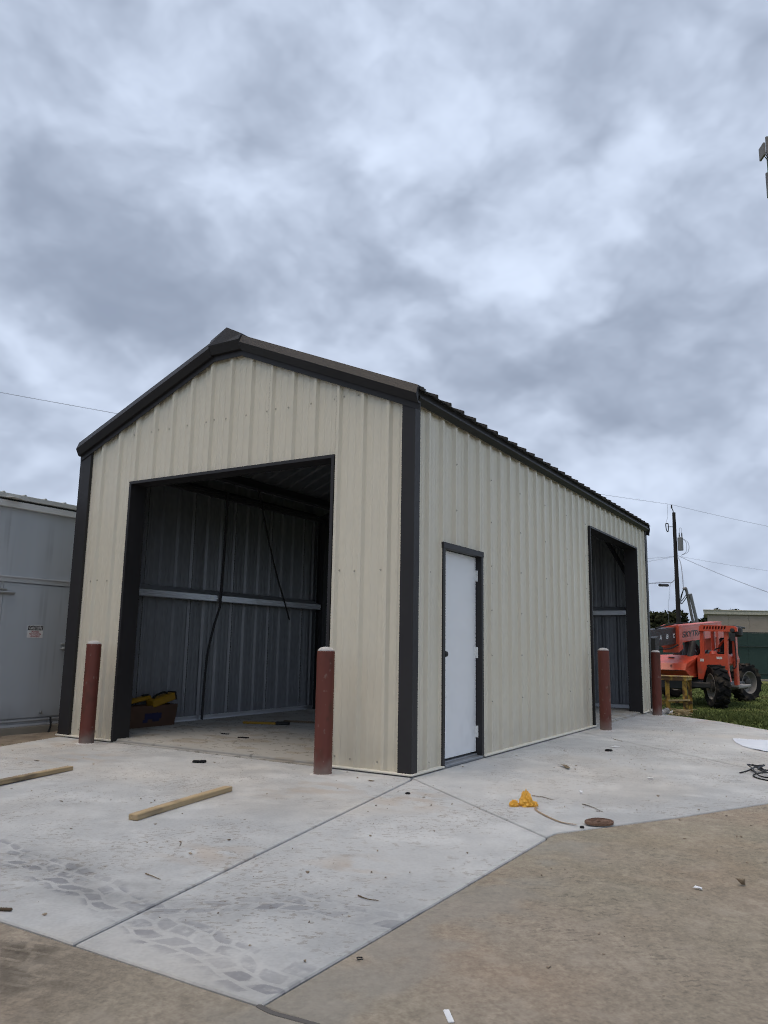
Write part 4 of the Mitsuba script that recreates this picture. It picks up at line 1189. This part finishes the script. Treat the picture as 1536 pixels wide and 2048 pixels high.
body = cat(bx(-0.46, 0.30, 0.14, 1.5, 1.10, 1.40, 0.06), extr(Polygon([(-0.47, 0.74), (-0.47, 1.32), (-0.40, 1.40), (0.24, 1.385), (0.29, 1.30), (0.30, 1.05), (-0.10, 1.08), (-0.26, 0.98), (-0.34, 0.74)]), 0.05, 0.16, XZY), bx(-0.47, -0.36, 0.16, 1.5, 0.70, 1.12, 0.02))
tadd('body', body, 'm_orange', tc)
tadd('console', cat(mv(lathe([(0, 0), (0.11, 0.0), (0.08, 0.07), (0, 0.09)], 16), -0.10, 0.25, 1.40)), 'm_orange', tc, 40)
tadd('steering_wheel', mv(rot(trimesh.creation.torus(0.17, 0.018, 24, 8), 22, [1, 0, 0]), 0.06, 0.45, 1.50), 'm_black', tc, 50)
tadd('seat', cat(bx(-0.15, 0.25, 0.8, 1.25, 1.30, 1.42, 0.04), bx(-0.15, 0.25, 1.2, 1.32, 1.40, 1.85, 0.04)), 'm_black', tc)
tadd('lever', cat(tube(bez((-0.12, 0.9, 1.42), (-0.05, 0.8, 1.62), (0.10, 0.7, 1.78), (0.22, 0.65, 1.86), n=5), 0.03, 8)), 'm_orange', tc, 40)
# bonnet
hp = Polygon([(-0.28, 0.78), (-0.62, 0.97), (-0.50, 1.14), (0.28, 1.345), (1.6, 1.36), (1.6, 0.78)])
hood = extr(hp, -1.52, -0.46, YZX)
hv = hood.vertices
tap = np.clip((0.3 - hv[:, 1]) / 0.9, 0, 1)
hv[:, 0] = np.where(hv[:, 0] < -1, hv[:, 0] + 0.22 * tap, hv[:, 0] - 0.16 * tap)
hood.vertices = hv
tadd('bonnet', hood, 'm_orange')
tadd('bonnet_vent', rot(bx(-1.22, -1.06, -0.02, 0.06, 1.29, 1.30), 0, [1, 0, 0]), 'm_machine_dark')
tadd('exhaust', cat(tube([(-0.86, 0.55, 1.35), (-0.86, 0.6, 1.72)], 0.07, 12)), 'm_machine_dark', th, 40)
tadd('chassis', cat(bx(-1.55, -0.65, -0.25, 4.6, 0.46, 0.78, 0.03), bx(-1.9, -0.05, -0.09, 0.09, 0.50, 0.66, 0.03), bx(-1.9, -0.1, 3.86, 4.04, 0.50, 0.66, 0.03), bx(-1.35, -0.75, 0.9, 4.7, 0.78, 1.5, 0.05), bx(-0.6, 0.1, 0.75, 3.1, 0.42, 0.62, 0.03)), 'm_machine_dark')
tadd('step', cat(bx(0.10, 0.42, 0.62, 0.95, 0.53, 0.60, 0.01), bx(0.0, 0.36, 0.9, 2.6, 0.48, 0.56, 0.02)), 'm_rim')
tadd('rear_frame', cat(bx(-1.22, -0.76, 3.9, 4.75, 1.0, 2.3, 0.05), bx(-1.3, -0.66, 4.4, 4.9, 0.5, 1.2, 0.05)), 'm_orange')


tadd('headlight', cat(rot(lathe([(0, 0), (0.055, 0), (0.06, 0.03), (0.05, 0.05), (0, 0.055)], 16), 90, [1, 0, 0], (0, 0, 0))).apply_translation([0.46, 0.02, 2.02]), 'm_machine_dark', tc, 40)
tadd('mirror', cat(tube([(0.30, 0.08, 1.75), (0.44, 0.0, 1.86)], 0.012, 6), bx(0.40, 0.52, -0.02, 0.0, 1.74, 1.95, 0.008)), 'm_machine_dark', tc)
tadd('hydraulic_hose', cat(*[tube(bez((BX1 + 0.02, 0.8 + q, 1.75), (BX1 + 0.10, 1.1 + q, 1.45), (BX1 + 0.06, 1.5, 1.30 - q), (-0.62, 1.9, 1.5), n=6), 0.022, 6) for q in (0, 0.12, 0.25)]), 'm_rubber', th, 40)
tadd('warning_decal', cat(bx(-0.40, -0.30, 0.045, 0.0495, 1.20, 1.27), bx(0.02, 0.16, 0.045, 0.0495, 1.27, 1.33)), 'm_sign_white', tc)
tadd('grab_rail', tube(bez((0.34, 0.30, 1.05), (0.45, 0.26, 1.10), (0.45, 0.26, 1.70), (0.36, 0.30, 1.76), n=6), 0.016, 8), 'm_machine_dark', tc, 40)
tadd('panel_seam', cat(bx(-1.0, -0.985, -0.58, -0.54, 0.98, 1.10), bx(-1.30, -0.70, -0.628, -0.622, 0.955, 0.965)), 'm_machine_dark')


def wheel(x, y, steer, outer):
    """Wheel with its axle along x; outer: +1 when the dished side faces +x."""
    R_, wd = 0.558, 0.36
    tw = th + '__wheel'
    n_ = PARTN.get(tw, 0); PARTN[tw] = n_ + 1
    wk = tw if n_ == 0 else f'{tw}_{n_:03d}'
    place = lambda m: mv(rotz(m, steer), x, y, R_)
    prof = [(0.325, -wd * 0.42), (0.40, -wd * 0.5), (0.50, -wd * 0.5), (0.525, -wd * 0.42), (0.532, 0), (0.525, wd * 0.42), (0.50, wd * 0.5), (0.40, wd * 0.5), (0.325, wd * 0.42)]
    ty = lathe([(r, z) for r, z in prof], 48, 'x')
    lugs = []
    for i in range(16):
        for s in (-1, 1):
            lug = bx(0.0, wd * 0.52, -0.045, 0.045, -0.02, 0.03, 0.008)
            lug = rot(lug, -32, [0, 0, 1]) if s > 0 else rot(bx(-wd * 0.52, 0.0, -0.045, 0.045, -0.02, 0.03, 0.008), 32, [0, 0, 1])
            lug = mv(lug, 0, 0, 0.532)
            lugs.append(rot(lug, 360 / 16 * (i + (0.5 if s > 0 else 0)), [1, 0, 0]))
    add('tyre', TW_(place(cat(ty, lugs))), 'm_tyre', wk, 25)
    o = outer
    rim = lathe([(0.335, o * wd * 0.43), (0.325, o * wd * 0.45), (0.305, o * wd * 0.40), (0.29, o * wd * 0.15), (0.27, -o * 0.01), (0.20, -o * 0.03), (0.19, -o * 0.03)], 40, 'x')
    rim2 = lathe([(0.335, -o * wd * 0.43), (0.325, -o * wd * 0.45), (0.30, -o * wd * 0.40), (0.28, -o * wd * 0.2), (0.19, -o * 0.04)], 40, 'x')
    add('rim', TW_(place(cat(rim, rim2))), 'm_rim', wk, 40)
    hub = lathe([(0.20, -o * 0.05), (0.20, o * 0.0), (0.12, o * 0.02), (0.11, o * 0.10), (0.06, o * 0.12), (0, o * 0.12)], 24, 'x')
    hub2 = lathe([(0.20, -o * 0.05), (0.13, -o * 0.06), (0.13, -o * 0.16), (0, -o * 0.16)], 24, 'x')
    add('hub', TW_(place(cat(hub, hub2))), 'm_wheel_hub', wk, 40)


wheel(0.0, 0.0, 32, 1)
wheel(-2.2, 0.0, 32, -1)
wheel(-0.06, 3.95, -26, 1)
wheel(-2.25, 3.95, -26, -1)

# ------------------------------------------------------------------ yellow stand by the apron
st = thing('steel_stand', 'chipped yellow steel work stand at the lawn edge behind the far bollard', 'stand')
sz_ = -0.065
X0, X1, Y0, Y1 = -0.12, 0.55, 10.15, 10.75
add('top', cat(bx(X0, X1, Y0, Y0 + 0.05, 0.585, 0.645), bx(X0, X1, Y1 - 0.05, Y1, 0.585, 0.645), bx(X0, X0 + 0.05, Y0 + 0.05, Y1 - 0.05, 0.59, 0.642), bx(X1 - 0.05, X1, Y0 + 0.05, Y1 - 0.05, 0.59, 0.642), bx(X0 - 0.01, X1 + 0.04, Y0 - 0.01, Y1 + 0.01, 0.646, 0.668, 0.003)), 'm_yellow', st)
for x in (0.13, 0.46):
    add('leg', cat(bx(x, x + 0.085, Y0 + 0.052, Y0 + 0.064, sz_, 0.584), bx(x, x + 0.012, Y0 + 0.064, Y0 + 0.12, sz_, 0.584)), 'm_yellow', st)
for x in (X0, X1 - 0.07):
    add('leg', cat(bx(x, x + 0.07, Y1 - 0.064, Y1 - 0.052, sz_, 0.584), bx(x, x + 0.012, Y1 - 0.12, Y1 - 0.064, sz_, 0.584)), 'm_yellow', st)
add('rung', bx(X0, 0.10, Y0 + 0.066, Y0 + 0.10, 0.10, 0.17), 'm_yellow', st)
add('rung', bx(X0, X1, Y1 - 0.10, Y1 - 0.066, 0.12, 0.17), 'm_yellow', st)
single('white_plank', 'short whitish plank resting on the lower rung of the yellow stand', 'plank', rot(bx(0.20, 0.60, Y0 - 0.02, Y0 + 0.05, 0.172, 0.202, 0.003), -4, [0, 1, 0], (0.2, Y0, 0.17)), 'm_straw')

# ------------------------------------------------------------------ fence, building, trees behind
fn = thing('screened_fence', 'dark green windscreen fence behind the telehandler', 'fence')
FA, FB = np.array([-10.7, 35.8]), np.array([5.2, 45.45])
fd = (FB - FA); FLn = np.linalg.norm(fd); fd /= FLn; fnrm = np.array([fd[1], -fd[0]])
nb = int(FLn // 2.6)
fz0, fz1 = -0.30, 2.22


def FW(m):
    m = m.copy(); v = m.vertices
    m.vertices = np.c_[FA[0] + v[:, 0] * fd[0] + v[:, 1] * fnrm[0], FA[1] + v[:, 0] * fd[1] + v[:, 1] * fnrm[1], v[:, 2]]
    return m


for i in range(nb):
    a = i * 2.6
    g_ = grid_sheet(np.linspace(a + 0.004, a + 2.596, 16), np.linspace(fz0, fz1 - 0.03, 12), lambda x, y: 0 * x)
    v = g_.vertices.copy()
    sag = 0.05 * (meshkit.fbm(np.c_[v[:, 0] * 0.9, v[:, 1] * 0.8, 0 * v[:, 0]], 3) - 0.5)
    g_.vertices = np.c_[v[:, 0], 0.01 + sag, v[:, 1]]
    add('screen_panel', FW(g_), 'm_fence', fn, True)
for i in range(nb + 1):
    a = i * 2.6
    add('post', FW(mv(lathe([(0.032, 0), (0.032, fz1 + 0.5), (0.0, fz1 + 0.54)], 10), a, -0.06, -0.5)), 'm_fence_post', fn, 40)
for z in (fz1, 1.45, -0.02):
    add('rail', FW(tube([(0, 0.06 if z < 2 else -0.03, z), (nb * 2.6, 0.06 if z < 2 else -0.03, z)], 0.024, 8)), 'm_fence_post', fn, 40)
add('concrete_footing', FW(bx(-1, nb * 2.6 + 1, -0.15, 0.15, -0.6, -0.30, 0.02)), 'm_old_concrete', fn)
tbk = thing('tan_building', 'low tan building with a pale roof edge behind the green fence', 'building')
BA = np.array([-6.5, 58.3]); bd = np.array([0.855, 0.518]); bn = np.array([0.150, -0.989])


def BW(m):
    m = m.copy(); v = m.vertices
    m.vertices = np.c_[BA[0] + v[:, 0] * bd[0] + v[:, 1] * bn[0], BA[1] + v[:, 0] * bd[1] + v[:, 1] * bn[1], v[:, 2]]
    return m


for i in range(12):
    add('wall_panel', BW(bx(i * 1.6 + 0.005, i * 1.6 + 1.595, -9 if i in (0, 11) else -0.3, 0.0, -0.6, 3.95, 0.01)), 'm_tan_wall', tbk)
add('fascia', BW(cat(bx(-0.25, 19.5, -9.2, 0.22, 3.96, 4.24, 0.02), bx(-0.3, 19.55, -9.3, 0.28, 4.24, 4.32, 0.02))), 'm_tan_trim', tbk)


def leaves(centers, radii, n, size, seed, squash=0.75):
    r_ = np.random.default_rng(seed)
    k = r_.choice(len(centers), n, p=radii ** 2 / (radii ** 2).sum())
    d = r_.normal(size=(n, 3)); d /= np.linalg.norm(d, axis=1, keepdims=True)
    rad = radii[k] * (0.45 + 0.6 * r_.random(n) ** 0.6)
    p = centers[k] + d * rad[:, None] * [1, 1, squash]
    a = r_.normal(size=(n, 3)); a /= np.linalg.norm(a, axis=1, keepdims=True)
    b = np.cross(a, r_.normal(size=(n, 3))); b /= np.linalg.norm(b, axis=1, keepdims=True)
    s = size * (0.5 + r_.random(n))[:, None]
    V = np.stack([p - a * s, p + b * s * 0.55, p + a * s, p - b * s * 0.55], 1).reshape(-1, 3)
    i = np.arange(n)[:, None] * 4
    return quads(V, np.vstack([i + [0, 1, 2], i + [0, 2, 3]]))


def tree(label, x, y, z0, h, spread, nclump, nleaf, size, mat_, seed, trunk_r=0.25, low=0.35):
    t = thing('tree', label, 'tree', 'trees beyond the fence')
    r_ = np.random.default_rng(seed)
    cc, rad, limbs = [], [], []
    base = np.array([x, y, z0]); fork = base + [0, 0, h * low * 0.8]
    limbs.append(tube(bez(base, base + [0.1, 0, h * low * 0.4], fork, n=5), np.linspace(trunk_r, trunk_r * 0.7, 11), 10))
    for i in range(nclump):
        a = r_.uniform(0, 2 * np.pi); q = spread * math.sqrt(r_.random())
        zz = h * (low + (1 - low) * (r_.random() * (1 - 0.45 * (q / spread) ** 2))) - 0.06 * h
        c = base + [q * math.cos(a), q * math.sin(a), zz]
        cc.append(c); rad.append(spread * r_.uniform(0.16, 0.34))
        if i % 2 == 0:
            m_ = (fork + c) / 2 + [0, 0, 0.06 * h]
            limbs.append(tube(bez(fork, m_, c, n=4), np.linspace(trunk_r * 0.4, trunk_r * 0.08, 9), 6))
    add('trunk', cat(limbs), 'm_bark', t, True)
    add('crown', leaves(np.array(cc), np.array(rad), nleaf, size, seed), mat_, t)


tree('dense dark evergreen oak behind the utility pole', -11.6, 72.0, -0.5, 6.0, 4.6, 34, 15000, 0.20, 'm_oak_leaf', 1, 0.35, 0.25)
tree('dark bushy tree half hidden behind the shed roof line', -17.5, 69.0, -0.5, 5.4, 4.0, 26, 9000, 0.22, 'm_oak_leaf', 2, 0.3, 0.25)
tree('low dark tree right behind the leaning service mast', -8.2, 76.0, -0.5, 4.9, 2.6, 20, 6000, 0.20, 'm_oak_leaf', 5, 0.3, 0.2)
tree('thin open tree rising over the end of the tan building', -6.35, 66.0, -0.5, 6.0, 1.9, 17, 1500, 0.20, 'm_ash_leaf', 3, 0.16, 0.5)

# ------------------------------------------------------------------ utility pole and wires
up_ = thing('utility_pole', 'tall dark wooden utility pole with a grey transformer can', 'pole')
PX, PY = -7.40, 51.86
add('shaft', tube([(PX, PY, -0.6), (PX, PY, 5), (PX, PY, 11.0)], [0.17, 0.15, 0.115], 14), 'm_pole', up_, smooth=40)
add('insulator', cat(tube([(PX, PY, 10.95), (PX - 0.10, PY - 0.12, 11.35)], 0.03, 8), mv(lathe([(0, 0), (0.06, 0), (0.05, 0.07), (0.06, 0.09), (0.045, 0.17), (0.055, 0.2), (0.02, 0.27), (0, 0.27)], 12), PX - 0.11, PY - 0.13, 11.28)), 'm_machine_dark', up_, smooth=40)
ca = up_ + '__transformer'
tcx, tcy = PX + 0.38, PY - 0.14
add('can', mv(lathe([(0, 0), (0.17, 0.0), (0.19, 0.03), (0.19, 0.86), (0.20, 0.88), (0.19, 0.92), (0.06, 0.97), (0, 0.97)], 24), tcx, tcy, 8.20), 'm_can', ca, 40)
for dx in (-0.05, 0.12):
    add('bushing', mv(lathe([(0.03, 0), (0.05, 0.05), (0.03, 0.09), (0.05, 0.14), (0.03, 0.18), (0.045, 0.24), (0.02, 0.34), (0, 0.36)], 12), tcx + dx, tcy, 9.14), 'm_machine_dark', ca, 40)
add('jumper', tube(bez((tcx - 0.05, tcy, 9.48), (tcx - 0.02, tcy, 9.78), (tcx + 0.10, tcy, 9.80), (tcx + 0.12, tcy, 9.48), n=5), 0.012, 5), 'm_wire', ca)
add('drop_loop', cat(*[tube(bez((tcx + 0.18, tcy, 9.05), (tcx + 0.40 + q, tcy, 8.7), (tcx + 0.36 + q, tcy, 8.1), (tcx + 0.02, tcy, 7.85), n=6), 0.014, 5) for q in (0, 0.14)]), 'm_wire', ca)
cf = up_ + '__fuse_cutout'
add('bracket', tube([(PX, PY, 9.95), (PX - 0.42, PY - 0.22, 9.95)], 0.025, 6), 'm_machine_dark', cf)
add('fuse_tube', cat(tube(bez((PX - 0.44, PY - 0.23, 10.2), (PX - 0.54, PY - 0.28, 10.14), (PX - 0.50, PY - 0.26, 9.7), (PX - 0.40, PY - 0.21, 9.62), (PX - 0.38, PY - 0.20, 10.12), (PX - 0.44, PY - 0.23, 10.2), n=5), 0.035, 6)), 'm_machine_dark', cf)
add('lead', tube(bez((PX - 0.5, PY - 0.26, 10.2), (PX - 0.40, PY - 0.21, 10.8), (PX - 0.38, PY - 0.3, 11.55), n=5), 0.010, 5), 'm_wire', cf)


def wire(p0, p1, sag, r, label, c='overhead wire', group=None):
    t = np.linspace(0, 1, 40)[:, None]
    P = np.array(p0) * (1 - t) + np.array(p1) * t
    P[:, 2] -= (4 * sag * t * (1 - t))[:, 0]
    single('overhead_wire', label, c, tube(P, r, 5), 'm_wire', smooth=60)


TP = (PX - 0.12, PY - 0.14, 11.57)
wire((-29.0, 7.2, 11.45), TP, 0.25, 0.010, 'thin high wire crossing the sky behind the shed from the pole top')
wire(TP, (3.4, 68.2, 10.3), 0.15, 0.010, 'thin high wire running from the pole top away past the tan building')
wire((PX + 0.16, PY - 0.1, 7.85), (3.2, 40.6, 2.95), 0.25, 0.014, 'thicker service cable dropping steeply from the pole below its transformer')
wire((PX + 0.2, PY + 0.1, 7.82), (4.2, 65.0, 6.75), 0.2, 0.007, 'faint thin wire leaving the pole just above the thick service cable')
wire((-16.0, 64.5, 9.6), (PX - 0.05, PY, 7.82), 0.2, 0.010, 'upper of two wires meeting the pole below the transformer from behind the shed')
wire((-16.0, 64.5, 8.6), (PX - 0.05, PY, 7.80), 0.1, 0.010, 'lower of two wires meeting the pole below the transformer from behind the shed')
cb = thing('splice_cable', 'heavy low cable with a black splice case hanging at the pole', 'cable')
add('cable', tube(bez((-12.5, 36.0, 4.3), (-9.5, 43.0, 5.15), (-8.31, 47.23, 5.55), (-7.76, 49.9, 5.80), (-7.60, 50.9, 5.86), (-7.46, 51.4, 6.1), n=8), 0.028, 6), 'm_wire', cb, smooth=40)
add('splice_case', tube([(-7.98, 48.9, 5.55), (-7.70, 50.15, 5.62)], 0.10, 10), 'm_black', cb, smooth=40)
add('drop_wire', tube(bez((-7.62, 50.6, 5.80), (-7.66, 50.4, 4.9), (-7.76, 50.3, 4.1), (-7.74, 50.3, 2.5), n=6), 0.010, 5), 'm_wire', cb)
ms = thing('service_mast', 'leaning grey service mast with drooping cable loops beside the pole', 'mast')
add('riser', tube(bez((-4.80, 45.8, -0.45), (-5.23, 44.9, 2.8), (-5.45, 44.42, 4.75), (-5.52, 44.3, 4.93), (-5.62, 44.25, 4.90), n=6), 0.085, 10), 'm_antenna', ms, smooth=40)
add('post', tube([(-4.62, 46.0, -0.45), (-5.02, 45.0, 2.8), (-5.26, 44.5, 4.62)], 0.10, 8), 'm_can', ms, smooth=40)
add('cable_loop', cat(*[tube(bez((-5.60, 44.25, 4.90), (-5.78, 44.25, q), (-5.76, 44.25, q - 0.25), (-5.50, 44.35, q + 0.1), (-5.42, 44.4, 4.55), n=6), 0.028, 6) for q in (4.42, 4.25)]), 'm_black', ms, smooth=40)
add('drop', tube(bez((PX + 0.2, PY - 0.2, 7.7), (-6.3, 47.5, 6.9), (-5.75, 44.9, 5.9), (-5.60, 44.25, 4.92), n=6), 0.022, 6), 'm_wire', ms)

# ------------------------------------------------------------------ radio mast at the right edge
am = thing('antenna_mast', 'radio mast with a flat panel antenna at the right picture edge', 'antenna mast')
AX, AY = 2.12, 19.36
add('pole', tube([(AX, AY, -0.5), (AX, AY, 17.6)], 0.05, 12), 'm_antenna', am, smooth=40)
PA, PB = np.array([1.882, 19.055]), np.array([2.045, 18.74])      # the panel's two upright edges, seen from above
pu = (PB - PA) / np.linalg.norm(PB - PA)
pv = np.array([-pu[1], pu[0]])
if pv[0] < 0: pv = -pv
pl = Polygon([PA, PB, PB + pv * 0.06, PA + pv * 0.06])
add('panel_antenna', extr(pl, 16.64, 17.06), 'm_antenna', am)
pm = (PA + PB) / 2 + pv * 0.06
add('bracket', cat(*[tube([(AX, AY, z), (pm[0], pm[1], z)], 0.014, 6) for z in (16.74, 16.85, 16.96)]), 'm_machine_dark', am)
add('radio_unit', bx(2.01, 2.20, 19.24, 19.32, 15.42, 16.32, 0.03), 'm_antenna', am)
